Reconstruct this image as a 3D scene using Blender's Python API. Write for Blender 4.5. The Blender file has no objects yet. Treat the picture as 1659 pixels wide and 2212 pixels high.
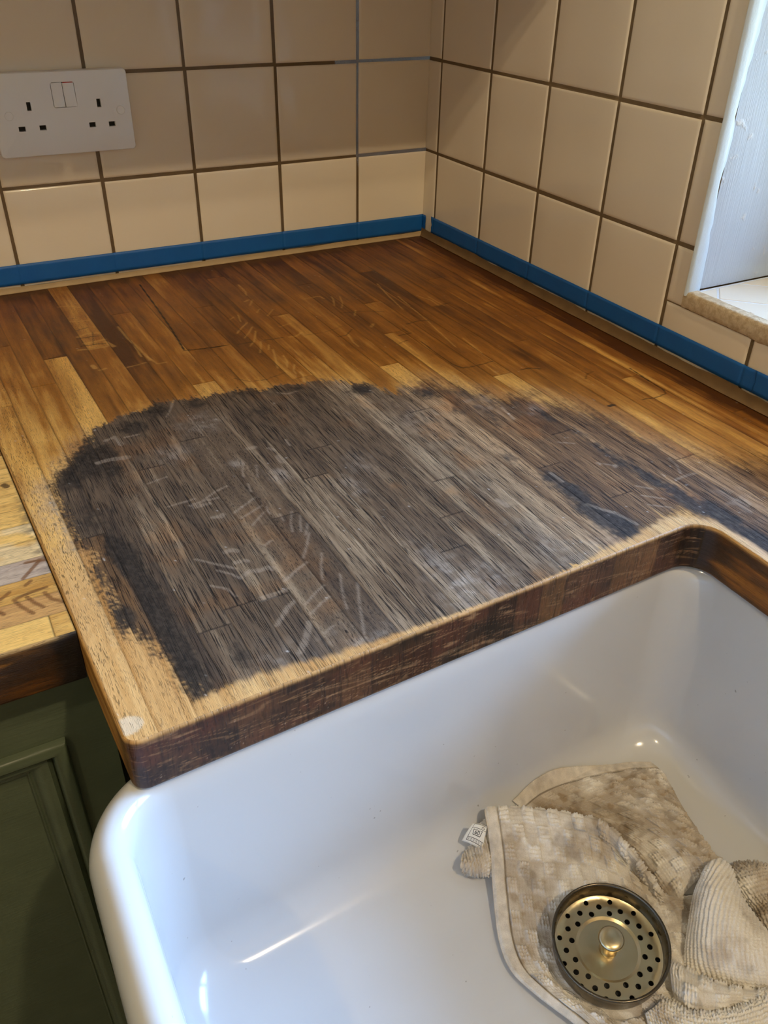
import bpy, math, random
import numpy as np
from mathutils import Matrix, Vector
from mathutils.geometry import delaunay_2d_cdt

C = bpy.context.scene.collection
SC = bpy.context.scene
PI = math.pi

# ------------------------------------------------------------------ camera
cam = bpy.data.cameras.new('camera')
cam.sensor_fit = 'VERTICAL'; cam.sensor_height = 24.0; cam.sensor_width = 18.0
cam.lens = 24.0 * 1818.78 / 2212.0
cam.clip_start = 0.01
camo = bpy.data.objects.new('camera', cam); C.objects.link(camo)
camo.matrix_world = Matrix([[0.879749, 0.254192, -0.401781, -0.634787], [-0.475114, 0.50124, -0.723204, -1.047743], [0.017556, 0.82713, 0.561736, 0.349]] + [[0, 0, 0, 1]])
SC.camera = camo

# ------------------------------------------------------------------ look
SC.view_settings.view_transform = 'Standard'; SC.view_settings.look = 'None'
SC.view_settings.gamma = 1.0; SC.view_settings.use_curve_mapping = False
SC.view_settings.exposure = 0.0
try:
    SC.cycles.use_denoising = True
    SC.cycles.max_bounces = 8; SC.cycles.diffuse_bounces = 5; SC.cycles.glossy_bounces = 4
    SC.cycles.transparent_max_bounces = 8
    SC.cycles.sample_clamp_indirect = 6.0
except Exception:
    pass

# ------------------------------------------------------------------ daylight (overcast sky through the window)
SKY = 98.0
wd = bpy.data.worlds.new('sky'); SC.world = wd; wd.use_nodes = True
nt = wd.node_tree; nt.nodes.clear()
tc = nt.nodes.new('ShaderNodeTexCoord'); sx = nt.nodes.new('ShaderNodeSeparateXYZ')
rp = nt.nodes.new('ShaderNodeValToRGB'); bg = nt.nodes.new('ShaderNodeBackground'); wo = nt.nodes.new('ShaderNodeOutputWorld')
mp = nt.nodes.new('ShaderNodeMapRange'); mp.inputs[1].default_value = -1; mp.inputs[2].default_value = 1
nt.links.new(tc.outputs['Generated'], sx.inputs[0]); nt.links.new(sx.outputs['Z'], mp.inputs[0])
nt.links.new(mp.outputs[0], rp.inputs[0]); nt.links.new(rp.outputs[0], bg.inputs[0]); nt.links.new(bg.outputs[0], wo.inputs[0])
e = rp.color_ramp.elements
e[0].position = 0.47; e[0].color = (.07, .085, .07, 1); e[1].position = 0.72; e[1].color = (.31*.40, .56*.40, 1.0*.40, 1)
e3 = e.new(0.60); e3.color = (.09, .115, .14, 1)
e2 = e.new(1.0); e2.color = (.28, .535, 1.0, 1)
bg.inputs[1].default_value = SKY
def lamp(name, kind, loc, energy, col, size, rot=(0, 0, 0), **kw):
    l = bpy.data.lights.new(name, kind); l.energy = energy; l.color = col
    o = bpy.data.objects.new(name, l); C.objects.link(o); o.location = loc; o.rotation_euler = rot
    if kind == 'AREA':
        l.shape = 'RECTANGLE'; l.size, l.size_y = size
    else:
        l.shadow_soft_size = size
    for k, v in kw.items(): setattr(l, k, v)
    return o
pt = lamp('window_portal', 'AREA', (.20, -1.0, .62), 1, (1, 1, 1), (1.02, 1.1), (0, PI/2, 0))
pt.data.shape = 'RECTANGLE'; pt.data.size = 1.1; pt.data.size_y = 1.02
try: pt.data.cycles.is_portal = True
except Exception: pass
# ceiling downlights of the kitchen
WARM = (1.0, .79, .50)
LAMPS = [((-.26, -1.75, 1.575), 50.0), ((-1.55, -1.55, 1.575), 25.0)]

# ------------------------------------------------------------------ helpers
def lin(r, g, b):
    f = lambda c: (c/255/12.92) if c/255 <= .04045 else ((c/255+.055)/1.055)**2.4
    return (f(r), f(g), f(b))
def linv(a): return np.array(lin(*a))

def h2(ix, iy, s):
    n = (ix.astype(np.int64)*374761393 + iy.astype(np.int64)*668265263 + int(s)*1442695041) & 0xffffffff
    n = ((n ^ (n >> 13))*1274126177) & 0xffffffff
    return ((n ^ (n >> 16)) & 0xffff)/65535.0
def vn(x, y, s=0):
    x = np.asarray(x, float); y = np.asarray(y, float)
    ix = np.floor(x); iy = np.floor(y); fx = x-ix; fy = y-iy
    fx = fx*fx*(3-2*fx); fy = fy*fy*(3-2*fy)
    a = h2(ix, iy, s); b = h2(ix+1, iy, s); c = h2(ix, iy+1, s); d = h2(ix+1, iy+1, s)
    return (a*(1-fx)+b*fx)*(1-fy)+(c*(1-fx)+d*fx)*fy
def fbm(x, y, s=0, o=4):
    t = 0; w = 0; a = 1.
    for k in range(o):
        t = t+a*vn(x*2**k+17.3*k, y*2**k-9.1*k, s+k*7); w += a; a *= .55
    return t/w
def sstep(a, b, x):
    t = np.clip((x-a)/(b-a), 0, 1); return t*t*(3-2*t)
def seg_dist(X, Y, pts):
    d = np.full(X.shape, 1e9)
    for (ax, ay), (bx, by) in zip(pts[:-1], pts[1:]):
        vx, vy = bx-ax, by-ay; L = vx*vx+vy*vy+1e-12
        t = np.clip(((X-ax)*vx+(Y-ay)*vy)/L, 0, 1)
        d = np.minimum(d, np.hypot(X-ax-t*vx, Y-ay-t*vy))
    return d
def poly_sdf(X, Y, pts):            # positive inside
    d = seg_dist(X, Y, pts+[pts[0]])
    ins = np.zeros(X.shape, bool)
    for (ax, ay), (bx, by) in zip(pts, pts[1:]+[pts[0]]):
        c = ((ay > Y) != (by > Y)) & (X < (bx-ax)*(Y-ay)/(by-ay+1e-15)+ax)
        ins ^= c
    return np.where(ins, d, -d)
def stroke(X, Y, pts, w, soft=.0005):
    m = np.zeros(X.shape)
    xs = [p[0] for p in pts]; ys = [p[1] for p in pts]; r = (w.max() if isinstance(w, np.ndarray) else w)+soft*2
    k = (X > min(xs)-r) & (X < max(xs)+r) & (Y > min(ys)-r) & (Y < max(ys)+r)
    if k.any():
        wk = w[k] if isinstance(w, np.ndarray) else w; m[k] = 1-sstep(0, 1, (seg_dist(X[k], Y[k], pts)-wk/2)/soft)
    return m

def mesh(name, V, F, mat=None, parent=None, attrs=None, smooth=True, mats=None, fmat=None):
    V = np.asarray(V, np.float32); me = bpy.data.meshes.new(name)
    if isinstance(F, np.ndarray):
        n = F.shape[1]; me.vertices.add(len(V)); me.vertices.foreach_set('co', V.ravel())
        me.loops.add(F.size); me.loops.foreach_set('vertex_index', F.ravel().astype(np.int32))
        me.polygons.add(len(F)); me.polygons.foreach_set('loop_start', np.arange(0, F.size, n, dtype=np.int32))
        me.update(calc_edges=True); me.validate()
    else:
        me.from_pydata([tuple(map(float, v)) for v in V], [], [tuple(f) for f in F]); me.update()
    for k, a in (attrs or {}).items():
        a = np.asarray(a, np.float32)
        if a.shape[1] == 4:
            at = me.attributes.new(k, 'FLOAT_COLOR', 'POINT'); at.data.foreach_set('color', a.ravel())
        else:
            at = me.attributes.new(k, 'FLOAT_VECTOR', 'POINT'); at.data.foreach_set('vector', a.ravel())
    if smooth: me.polygons.foreach_set('use_smooth', [True]*len(me.polygons))
    for m in (mats or ([mat] if mat else [])): me.materials.append(m)
    if fmat is not None: me.polygons.foreach_set('material_index', np.asarray(fmat, np.int32))
    o = bpy.data.objects.new(name, me); C.objects.link(o)
    if parent: o.parent = parent
    return o
def autosmooth(o, deg=40):
    me = o.data
    try:
        me.set_sharp_from_angle(angle=math.radians(deg))
    except Exception: pass
def grid_faces(nu, nv, off=0):      # vertex index = i*nv + j
    i, j = np.meshgrid(np.arange(nu-1), np.arange(nv-1), indexing='ij')
    a = (i*nv+j).ravel()
    return np.stack([a, a+nv, a+nv+1, a+1], 1)+off
class MB:
    def __init__(s): s.v = []; s.f = []
    def box(s, lo, hi, bev=0):
        x0, y0, z0 = lo; x1, y1, z1 = hi; b = len(s.v)
        s.v += [(x0,y0,z0),(x1,y0,z0),(x1,y1,z0),(x0,y1,z0),(x0,y0,z1),(x1,y0,z1),(x1,y1,z1),(x0,y1,z1)]
        s.f += [tuple(b+i for i in q) for q in ((0,3,2,1),(4,5,6,7),(0,1,5,4),(1,2,6,5),(2,3,7,6),(3,0,4,7))]
        return s
    def build(s, name, mat, parent=None, bevel=0, seg=2, smooth=False):
        o = mesh(name, s.v, s.f, mat, parent, smooth=smooth or bevel > 0)
        if bevel:
            m = o.modifiers.new('bevel', 'BEVEL'); m.width = bevel; m.segments = seg; m.limit_method = 'ANGLE'; m.harden_normals = False
        return o
def lathe(prof, n=64):              # closed ring per profile point
    V = []; 
    for r, z in prof:
        for k in range(n): V.append((r*math.cos(2*PI*k/n), r*math.sin(2*PI*k/n), z))
    F = []
    for i in range(len(prof)-1):
        for k in range(n):
            k2 = (k+1) % n; F.append((i*n+k, i*n+k2, (i+1)*n+k2, (i+1)*n+k))
    return V, F
def tag(o, label, cat, group=None):
    o['label'] = label; o['category'] = cat
    if group: o['group'] = group
    return o
def struct(o): o['kind'] = 'structure'; return o
def empty(name, loc=(0, 0, 0)):
    o = bpy.data.objects.new(name, None); C.objects.link(o); o.location = loc; o.empty_display_size = .05; return o

# ------------------------------------------------------------------ materials
class NT:
    def __init__(s, name):
        s.m = bpy.data.materials.new(name); s.m.use_nodes = True; s.t = s.m.node_tree
        s.b = s.t.nodes['Principled BSDF']
    def n(s, t, **kw):
        x = s.t.nodes.new(t)
        for k, v in kw.items(): setattr(x, k, v)
        return x
    def l(s, a, b): s.t.links.new(a, b)
    def val(s, x, inp):
        if isinstance(x, (int, float)): inp.default_value = x
        elif isinstance(x, (tuple, list)): inp.default_value = x
        else: s.l(x, inp)
    def math(s, op, a, b=0, c=None, clamp=False):
        x = s.n('ShaderNodeMath', operation=op); x.use_clamp = clamp
        s.val(a, x.inputs[0]); s.val(b, x.inputs[1])
        if c is not None: s.val(c, x.inputs[2])
        return x.outputs[0]
    def noise(s, vec, scale, detail=2, rough=.5, dist=0):
        x = s.n('ShaderNodeTexNoise'); x.inputs['Scale'].default_value = scale; x.inputs['Detail'].default_value = detail
        x.inputs['Roughness'].default_value = rough; x.inputs['Distortion'].default_value = dist
        if vec is not None: s.l(vec, x.inputs['Vector'])
        return x.outputs['Fac']
    def vmul(s, vec, v):
        x = s.n('ShaderNodeVectorMath', operation='MULTIPLY'); s.l(vec, x.inputs[0]); x.inputs[1].default_value = v; return x.outputs[0]
    def ramp(s, f, a, b):           # smooth 0..1
        x = s.n('ShaderNodeMapRange'); x.interpolation_type = 'SMOOTHSTEP'; s.l(f, x.inputs[0])
        x.inputs[1].default_value = a; x.inputs[2].default_value = b; return x.outputs[0]
    def mix(s, f, a, b, mode='MIX'):
        x = s.n('ShaderNodeMix', data_type='RGBA', blend_type=mode)
        s.val(f, x.inputs[0]); s.val(a if not isinstance(a, tuple) else (*a[:3], 1), x.inputs[6]); s.val(b if not isinstance(b, tuple) else (*b[:3], 1), x.inputs[7])
        return x.outputs[2]
    def bump(s, h, dist, strength=1.0):
        x = s.n('ShaderNodeBump'); x.inputs['Distance'].default_value = dist; x.inputs['Strength'].default_value = strength
        s.l(h, x.inputs['Height']); s.l(x.outputs[0], s.b.inputs['Normal']); return x
    def set(s, **kw):
        for k, v in kw.items(): s.val(v, s.b.inputs[k.replace('_', ' ')])
def obco(t): return t.n('ShaderNodeTexCoord').outputs['Object']

def plain(name, col, rough=.5, var=.06, scale=30, bump=0, bscale=200, metal=0, coat=0):
    t = NT(name); co = obco(t)
    f = t.noise(co, scale, 4)
    c = lin(*col); t.set(Base_Color=t.mix(f, tuple(x*(1-var) for x in c), tuple(min(1, x*(1+var)) for x in c)), Roughness=rough, Metallic=metal)
    if coat: t.set(Coat_Weight=coat, Coat_Roughness=.05)
    if bump: t.bump(t.noise(co, bscale, 3), bump)
    return t.m

def tile_mat():
    t = NT('glazed_cream_tile'); co = obco(t)
    f = t.noise(co, 9, 3); g = t.noise(co, 320, 1)
    c = t.mix(f, lin(226, 213, 192), lin(233, 222, 202))
    s = t.noise(co, 55, 2); sp = t.ramp(s, .79, .82)
    c = t.mix(sp, c, lin(190, 172, 145))
    t.set(Base_Color=c, Roughness=.13, Specular_IOR_Level=.5)
    t.bump(t.noise(co, 24, 2), .0006, .35)
    return t.m
TILE = tile_mat()
def grout_mat():
    t = NT('sandy_grout'); co = obco(t)
    f = t.noise(co, 25, 4); c = t.mix(f, lin(98, 78, 52), lin(136, 116, 86))
    t.set(Base_Color=c, Roughness=.9); t.bump(t.noise(co, 900, 3), .0006); return t.m
GROUT = grout_mat()
PLASTER = plain('painted_plaster', (222, 214, 200), .8, .03, 6, .0004, 400)
CEIL = plain('white_ceiling_paint', (238, 235, 228), .9, .02, 6)
FLOORM = plain('stone_floor', (120, 105, 90), .6, .1, 8)
WHITEPAINT = plain('white_gloss_paint', (214, 218, 222), .35, .04, 60, .0005, 700)
BEADP = plain('bluish_white_bead_paint', (190, 200, 208), .4, .05, 90, .0002, 500)
def reveal_mat():
    t = NT('brushed_reveal_paint'); co = obco(t)
    br = t.noise(t.vmul(co, (900, 900, 25)), 1, 3); pk = t.ramp(t.noise(co, 60, 4), .62, .75)
    c = t.mix(t.noise(co, 14, 3), lin(168, 178, 192), lin(182, 190, 203)); c = t.mix(pk, c, lin(196, 196, 198))
    t.set(Base_Color=c, Roughness=.55); t.bump(t.math('ADD', br, t.math('MULTIPLY', pk, 1.5)), .0008, .6); return t.m
REVEAL = reveal_mat()
def crust_mat(name, a, b):
    t = NT(name); co = obco(t); f = t.noise(co, 180, 5, .65)
    t.set(Base_Color=t.mix(t.ramp(f, .35, .65), lin(*a), lin(*b)), Roughness=.9); t.bump(f, .0012); return t.m
MORTAR = crust_mat('bare_tan_mortar', (178, 155, 122), (206, 186, 154))
CAULKD = plain('dirty_tan_sealant', (116, 90, 57), .6, .4, 50)
CAULK = plain('aged_cream_sealant', (178, 152, 112), .6, .16, 45)
def tape_mat():
    t = NT('blue_masking_tape'); co = obco(t)
    cr = t.noise(t.vmul(co, (700, 700, 120)), 1, 3); f = t.noise(co, 40, 3)
    t.set(Base_Color=t.mix(f, lin(8, 84, 158), lin(14, 98, 172)), Roughness=.5); t.bump(cr, .0003, .5); return t.m
TAPE = tape_mat()
def ceramic():
    t = NT('white_fireclay_glaze'); co = obco(t)
    sp = t.ramp(t.noise(co, 230, 1), .79, .82); st = t.noise(co, 7, 3)
    c = t.mix(st, lin(198, 198, 197), lin(204, 204, 203)); c = t.mix(t.math('MULTIPLY', sp, .55), c, lin(120, 112, 105))
    t.set(Base_Color=c, Roughness=t.math('ADD', .10, t.math('MULTIPLY', st, .10)), Specular_IOR_Level=.5, Coat_Weight=.2, Coat_Roughness=.06)
    return t.m
CERAMIC = ceramic()
def green():
    t = NT('sage_green_paint'); co = obco(t)
    br = t.noise(t.vmul(co, (30, 400, 400)), 1, 3); f = t.noise(co, 30, 4)
    c = t.mix(f, lin(80, 90, 70), lin(98, 108, 86)); ch = t.ramp(t.noise(co, 90, 4), .72, .76)
    c = t.mix(ch, c, lin(62, 70, 54))
    t.set(Base_Color=c, Roughness=.38); t.bump(br, .0006, .5); return t.m
GREEN = green()
def steel(name, col, rough, tarn=.5, scale=60):
    t = NT(name); co = obco(t); f = t.noise(co, scale, 4, .6)
    c = lin(*col); c2 = tuple(x*k for x, k in zip(c, (.62, .55, .42)))
    t.set(Base_Color=t.mix(t.math('MULTIPLY', f, tarn), c, c2), Metallic=1.0, Roughness=t.math('ADD', rough, t.math('MULTIPLY', f, .12)))
    return t.m
STEEL = steel('tarnished_steel', (220, 204, 166), .24, .45)
STEELD = steel('worn_dark_steel', (108, 101, 90), .22)
WHITEPL = plain('white_socket_plastic', (240, 246, 255), .3, .01, 20)
BLACK = plain('dark_slot', (14, 14, 15), .6)
RED = plain('red_switch_marker', (190, 30, 25), .4)
LABELW = plain('woven_label_white', (226, 222, 210), .8, .04, 80)
INK = plain('black_label_ink', (28, 27, 28), .7)
BULB = NT('warm_lamp_glow'); BULB.set(Base_Color=(1, .8, .5, 1), Emission_Color=(1, .72, .42, 1), Emission_Strength=20.0); BULB = BULB.m
def glass():
    t = NT('thin_window_glass'); t.t.nodes.remove(t.b)
    tr = t.n('ShaderNodeBsdfTransparent'); gl = t.n('ShaderNodeBsdfGlossy'); gl.inputs['Roughness'].default_value = 0
    fr = t.n('ShaderNodeFresnel'); mx = t.n('ShaderNodeMixShader'); t.l(fr.outputs[0], mx.inputs[0]); t.l(tr.outputs[0], mx.inputs[1]); t.l(gl.outputs[0], mx.inputs[2])
    t.l(mx.outputs[0], t.t.nodes['Material Output'].inputs[0]); return t.m
GLASS = glass()

def wood_mat():
    """col: pigment; fx.r pore strength, fx.g roughness, fx.b long-line share; uvw: across, along, stave id"""
    t = NT('oak_stave_wood')
    A = lambda n: t.n('ShaderNodeAttribute', attribute_name=n)
    col = A('col').outputs['Color']; fx = t.n('ShaderNodeSeparateColor'); t.l(A('fx').outputs['Color'], fx.inputs[0])
    uv = A('uvw').outputs['Vector']
    # wavy growth lines
    wob = t.noise(t.vmul(uv, (60, 9, 1)), 1, 2)
    wv = t.n('ShaderNodeCombineXYZ'); t.l(t.math('MULTIPLY', t.math('SUBTRACT', wob, .5), .006), wv.inputs[0])
    ad = t.n('ShaderNodeVectorMath', operation='ADD'); t.l(uv, ad.inputs[0]); t.l(wv.outputs[0], ad.inputs[1]); uw = ad.outputs[0]
    dash = t.ramp(t.noise(t.vmul(uw, (1900, 210, 1)), 1, 1, .4), .56, .64)
    line = t.ramp(t.noise(t.vmul(uw, (2100, 42, 1)), 1, 2, .5), .535, .60)
    fine = t.noise(t.vmul(uw, (2600, 120, 1)), 1, 2)
    broad = t.noise(t.vmul(uw, (260, 10, 1)), 1, 3)
    gate = t.ramp(t.noise(t.vmul(uw, (240, 14, 1)), 1, 2), .30, .62)
    pd = t.math('MULTIPLY', dash, t.math('ADD', .25, t.math('MULTIPLY', gate, .75)))
    x = t.n('ShaderNodeMix', data_type='FLOAT'); t.l(fx.outputs[2], x.inputs[0]); t.l(pd, x.inputs[2]); t.l(line, x.inputs[3]); pore = x.outputs[0]
    mul = t.math('ADD', .80, t.math('MULTIPLY', broad, .40)); mul = t.math('MULTIPLY', mul, t.math('ADD', .70, t.math('MULTIPLY', fine, .60)))
    dk = t.math('SUBTRACT', 1.0, t.math('MULTIPLY', pore, fx.outputs[0])); mul = t.math('MULTIPLY', mul, dk)
    vm = t.n('ShaderNodeVectorMath', operation='SCALE'); t.l(col, vm.inputs[0]); t.l(mul, vm.inputs['Scale'])
    t.l(vm.outputs[0], t.b.inputs['Base Color'])
    t.set(Roughness=fx.outputs[1], Specular_IOR_Level=t.math('SUBTRACT', .52, t.math('MULTIPLY', fx.outputs[1], .42)))
    h = t.math('SUBTRACT', t.math('MULTIPLY', fine, .25), t.math('MULTIPLY', pore, fx.outputs[0]))
    t.bump(h, .0006, .6); return t.m
WOOD = wood_mat()
def towel_mat():
    t = NT('terry_cotton'); c = t.n('ShaderNodeAttribute', attribute_name='col').outputs['Color']; co = obco(t)
    f = t.noise(co, 1500, 2)
    vm = t.n('ShaderNodeVectorMath', operation='SCALE'); t.l(c, vm.inputs[0]); t.l(t.math('ADD', .82, t.math('MULTIPLY', f, .36)), vm.inputs['Scale'])
    t.l(vm.outputs[0], t.b.inputs['Base Color']); t.set(Roughness=.95, Specular_IOR_Level=.1, Sheen_Weight=.25)
    t.bump(f, .0008, .5); return t.m
TOWEL = towel_mat()

# ================================================================== ROOM SHELL
ZR0, P = .2245, .110                # upper grout line height, tile pitch
def tiles(rects, plane, thick=.0065, seed=1):
    """rects (a0,a1,z0,z1) on a wall; plane 'L': wall y=0 facing -y, 'R': wall x=0 facing -x"""
    rnd = random.Random(seed); V = []; F = []
    prof = [0, .0006, .0016, .0032]
    for a0, a1, z0, z1 in rects:
        g = .0018; ja = rnd.uniform(-.0004, .0004); jz = rnd.uniform(-.0004, .0004); rot = rnd.uniform(-.0025, .0025)
        ta = rnd.uniform(-.004, .004); tz = rnd.uniform(-.004, .004); bow = rnd.uniform(.0001, .0004)
        w = a1-a0-2*g; h = z1-z0-2*g
        if w < .004 or h < .004: continue
        us = [-.5*w+d for d in prof]+[-.25*w, 0, .25*w]+[.5*w-d for d in reversed(prof)]
        vs = [-.5*h+d for d in prof]+[-.25*h, 0, .25*h]+[.5*h-d for d in reversed(prof)]
        if w < .008: us = [-.5*w, -.4*w, 0, .4*w, .5*w]
        if h < .008: vs = [-.5*h, -.4*h, 0, .4*h, .5*h]
        b = len(V)
        for u in us:
            for v in vs:
                d = min(.5*w-abs(u), .5*h-abs(v)); q = min(1, d/.0032)
                n = thick-.0013*(1-q)**2.6 + ta*u+tz*v+bow*(1-(2*u/w)**2)*(1-(2*v/h)**2)
                a = (a0+a1)/2+ja+u-rot*v; z = (z0+z1)/2+jz+v+rot*u
                V.append((a, -(n-thick), z) if plane == 'L' else (-(n-thick), a, z))
        nv = len(vs)
        for i in range(len(us)-1):
            for j in range(nv-1):
                q = (b+i*nv+j, b+(i+1)*nv+j, b+(i+1)*nv+j+1, b+i*nv+j+1)
                F.append(q if plane == 'L' else q[::-1])
    return V, F
def wall_obj(name, boxes, rects, plane, seed, zcap):
    V, F = tiles(rects, plane, seed=seed); nf = len(F); mb = MB(); mb.v = list(V); mb.f = list(F)
    for lo, hi in boxes: mb.box(lo, hi)
    return struct(mesh(name, mb.v, mb.f, None, mats=[TILE, GROUT], fmat=[0]*nf+[1]*(len(mb.f)-nf)))
zl = [ZR0+P*k for k in range(-2, 4)]      # .0045 .1145 .2245 .3345 ...
zl[0] = .0030
GD = .0012                                  # grout sits this far behind the tile faces
# left wall: y = 0
al = [.004, -.1033] + [-.1033-P*k for k in range(1, 14)]
rects = [(al[i+1], al[i], zl[j], zl[j+1]) for i in range(len(al)-1) for j in range(len(zl)-1)]
wl = wall_obj('wall_left', [((-2.6, GD, -.95), (.25, .25, 1.6))], rects, 'L', 3, 0)
# right wall: x = 0, with the window opening
WY0, WY1, WZ0, WZ1 = -.4945, -1.50, .0665, 1.15
ar = [.004] + [-.0298-P*k for k in range(0, 22)]
rects = []
for i in range(len(ar)-1):
    for j in range(len(zl)-1):
        a1, a0, z0, z1 = ar[i], ar[i+1], zl[j], zl[j+1]
        if a0 >= WY0 or a1 <= WY1: rects.append((a0, a1, z0, z1)); continue
        if a1 > WY0 > a0: rects.append((WY0-.0012, a1, z0, z1)) if z0 > .05 else None
        if z0 < WZ0:
            if z0 > .05: continue
            if a1 > WY0 > a0: pass
            rects.append((a0, a1, z0, WZ0-.0055)) if not (a1 > WY0 > a0) else None
            if a1 > WY0 > a0:
                rects.append((a0, a1, z0, WZ0-.0065)); rects.append((WY0-.0012, a1, WZ0-.0092, z1))
wr = wall_obj('wall_right', [((GD, WY0, -.95), (.25, .25, 1.6)), ((GD, WY1, -.95), (.25, WY0, WZ0)), ((GD, WY1, WZ1), (.25, WY0, 1.6)),
                             ((GD, -2.6, -.95), (.25, WY1, 1.6))], rects, 'R', 8, 0)
struct(MB().box((-2.85, -2.85, -1.0), (.25, .25, -.90)).build('floor', FLOORM))
struct(MB().box((-2.85, -2.85, 1.6), (.25, .25, 1.7)).build('ceiling', CEIL))
struct(MB().box((-2.85, -2.85, -.95), (-2.6, .25, 1.6)).build('wall_far', PLASTER))
struct(MB().box((-2.85, -2.85, -.95), (.25, -2.6, 1.6)).build('wall_back', PLASTER))

# ------------------------------------------------------------------ window in the right wall
win = struct(empty('window_1', (.20, -1.0, WZ0)))
def wbox(name, lo, hi, mat, bev=.004):
    return MB().box([a-b for a, b in zip(lo, (.20, -1.0, WZ0))], [a-b for a, b in zip(hi, (.20, -1.0, WZ0))]).build(name, mat, win, bev)
wbox('frame', (.17, WY0-.045, WZ0+.012), (.245, WY0-.001, WZ1-.001), WHITEPAINT)
wbox('frame', (.17, WY1+.001, WZ0+.012), (.245, WY1+.045, WZ1-.001), WHITEPAINT)
wbox('frame', (.17, WY1+.0455, WZ0+.012), (.245, WY0-.0455, WZ0+.06), WHITEPAINT)
wbox('frame', (.17, WY1+.0455, WZ1-.05), (.245, WY0-.0455, WZ1-.001), WHITEPAINT)
wbox('mullion', (.175, -1.025, WZ0+.0605), (.24, -.975, WZ1-.0505), WHITEPAINT)
for z in (.42, .77):
    wbox('glazing_bar', (.19, WY1+.046, z), (.23, -1.0255, z+.022), WHITEPAINT, .003)
    wbox('glazing_bar', (.19, -.9745, z), (.23, WY0-.046, z+.022), WHITEPAINT, .003)
wbox('pane', (.209, WY1+.046, WZ0+.061), (.212, -1.026, WZ1-.051), GLASS, 0)
wbox('pane', (.209, -.974, WZ0+.061), (.212, WY0-.046, WZ1-.051), GLASS, 0)
# reveal: lavender painted plaster with a ragged white painted bead on the corner
def reveal():
    V = []; nz = 120; zs = np.linspace(WZ0+.009, WZ1, nz)
    prof = np.array([0.012, .02, .05, .09, .13, .169]); F = grid_faces(nz, len(prof))
    for z in zs:
        for x in prof: V.append((x, WY0+.0005-.0016*vn(x*30, z*16, 5)-(.0012 if x > .013 else 0), z))
    o = mesh('trim_1', V, F[:, ::-1], REVEAL); struct(o)
    V = []; rag = [.0035*(fbm(z*60, 0, 9, 4)-.5)*2+.0022*math.sin(z*23) for z in zs]
    for z, r in zip(zs, rag):
        xe = .0125+r
        for x, d in ((-.0032, .0), (-.0026, .0016), (.0005, .0026), (.006, .0026+.0004*vn(3, z*300, 4)), (xe-.001, .0024), (xe, .0008), (xe+.0003, -.002)):
            V.append((x, WY0-d-.0004, z-.004*(1 if z < WZ0+.02 else 0)))
    F = grid_faces(nz, 7)
    struct(mesh('trim_2', V, F[:, ::-1], BEADP))
reveal()
# bare mortar lip under the opening and the tiled sill behind it
def lip():
    V = []; ys = np.linspace(WY0+.0015, WY1, 260); prof = [(0.003, -.0076), (-.0008, -.0074), (-.0016, -.0062), (-.0019, -.001), (-.0016, .0052), (-.0006, .0080), (.003, .0085), (.012, .0085)]
    for y in ys:
        for k, (x, z) in enumerate(prof):
            r = (fbm(y*150, k*.7, 21, 3)-.5)
            V.append((x+.0007*r, y+(.002 if k > 4 and y > WY0-.004 else 0)*-1, WZ0+z+.0014*r*(1 if k < 6 else .3)-(.0012 if k < 3 and y < -.575 else 0)))
    F = grid_faces(len(ys), len(prof)); struct(mesh('trim_3', V, F[:, ::-1], MORTAR))
lip()
sill = struct(MB().box((.004, WY1+.001, WZ0-.02), (.1695, WY0-.0035, WZ0+.0082)).build('trim_4', WHITEPAINT))
# diagonal cut sill tiles
def silltiles():
    V = []; F = []; zt = WZ0+.0086
    def quad(pts):
        b = len(V); c = np.mean(pts, 0)
        for q in pts: V.append((q[0], q[1], zt-.0010))
        for q in pts:
            w = np.array(q)-c; w = c+w*(1-.0012/np.hypot(*w)*1.5); V.append((w[0], w[1], zt))
        n = len(pts)
        for i in range(n): F.append((b+i, b+(i+1) % n, b+n+(i+1) % n, b+n+i))
        F.append(tuple(b+n+i for i in range(n)))
    x0, x1 = .010, .168; y0, y1 = WY0-.006, WY1+.003; s = .075
    def clip(poly, ax, lim, keep):
        out = []
        for (a, b) in zip(poly, poly[1:]+poly[:1]):
            ina, inb = keep*(a[ax]-lim) >= 0, keep*(b[ax]-lim) >= 0
            if ina: out.append(a)
            if ina != inb:
                t = (lim-a[ax])/(b[ax]-a[ax]); out.append((a[0]+t*(b[0]-a[0]), a[1]+t*(b[1]-a[1])))
        return out
    for i in range(-30, 30):
        for j in range(-30, 30):
            cx = .05+(i+j)*s/2*1.02; cy = -.60+(i-j)*s/2*1.02
            if not (-.1 < cx < .3 and -1.6 < cy < -.4): continue
            p = [(cx-s/2, cy), (cx, cy-s/2), (cx+s/2, cy), (cx, cy+s/2)]
            for ax, lim, k in ((0, x0, 1), (0, x1, -1), (1, y0, -1), (1, y1, 1)):
                p = clip(p, ax, lim, k) if p else p
            if len(p) >= 3:
                a = .5*abs(sum(u[0]*v[1]-v[0]*u[1] for u, v in zip(p, p[1:]+p[:1])))
                if a > 6e-5: quad(p)
    struct(mesh('trim_5', V, F, TILE, smooth=False))
silltiles()

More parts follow.
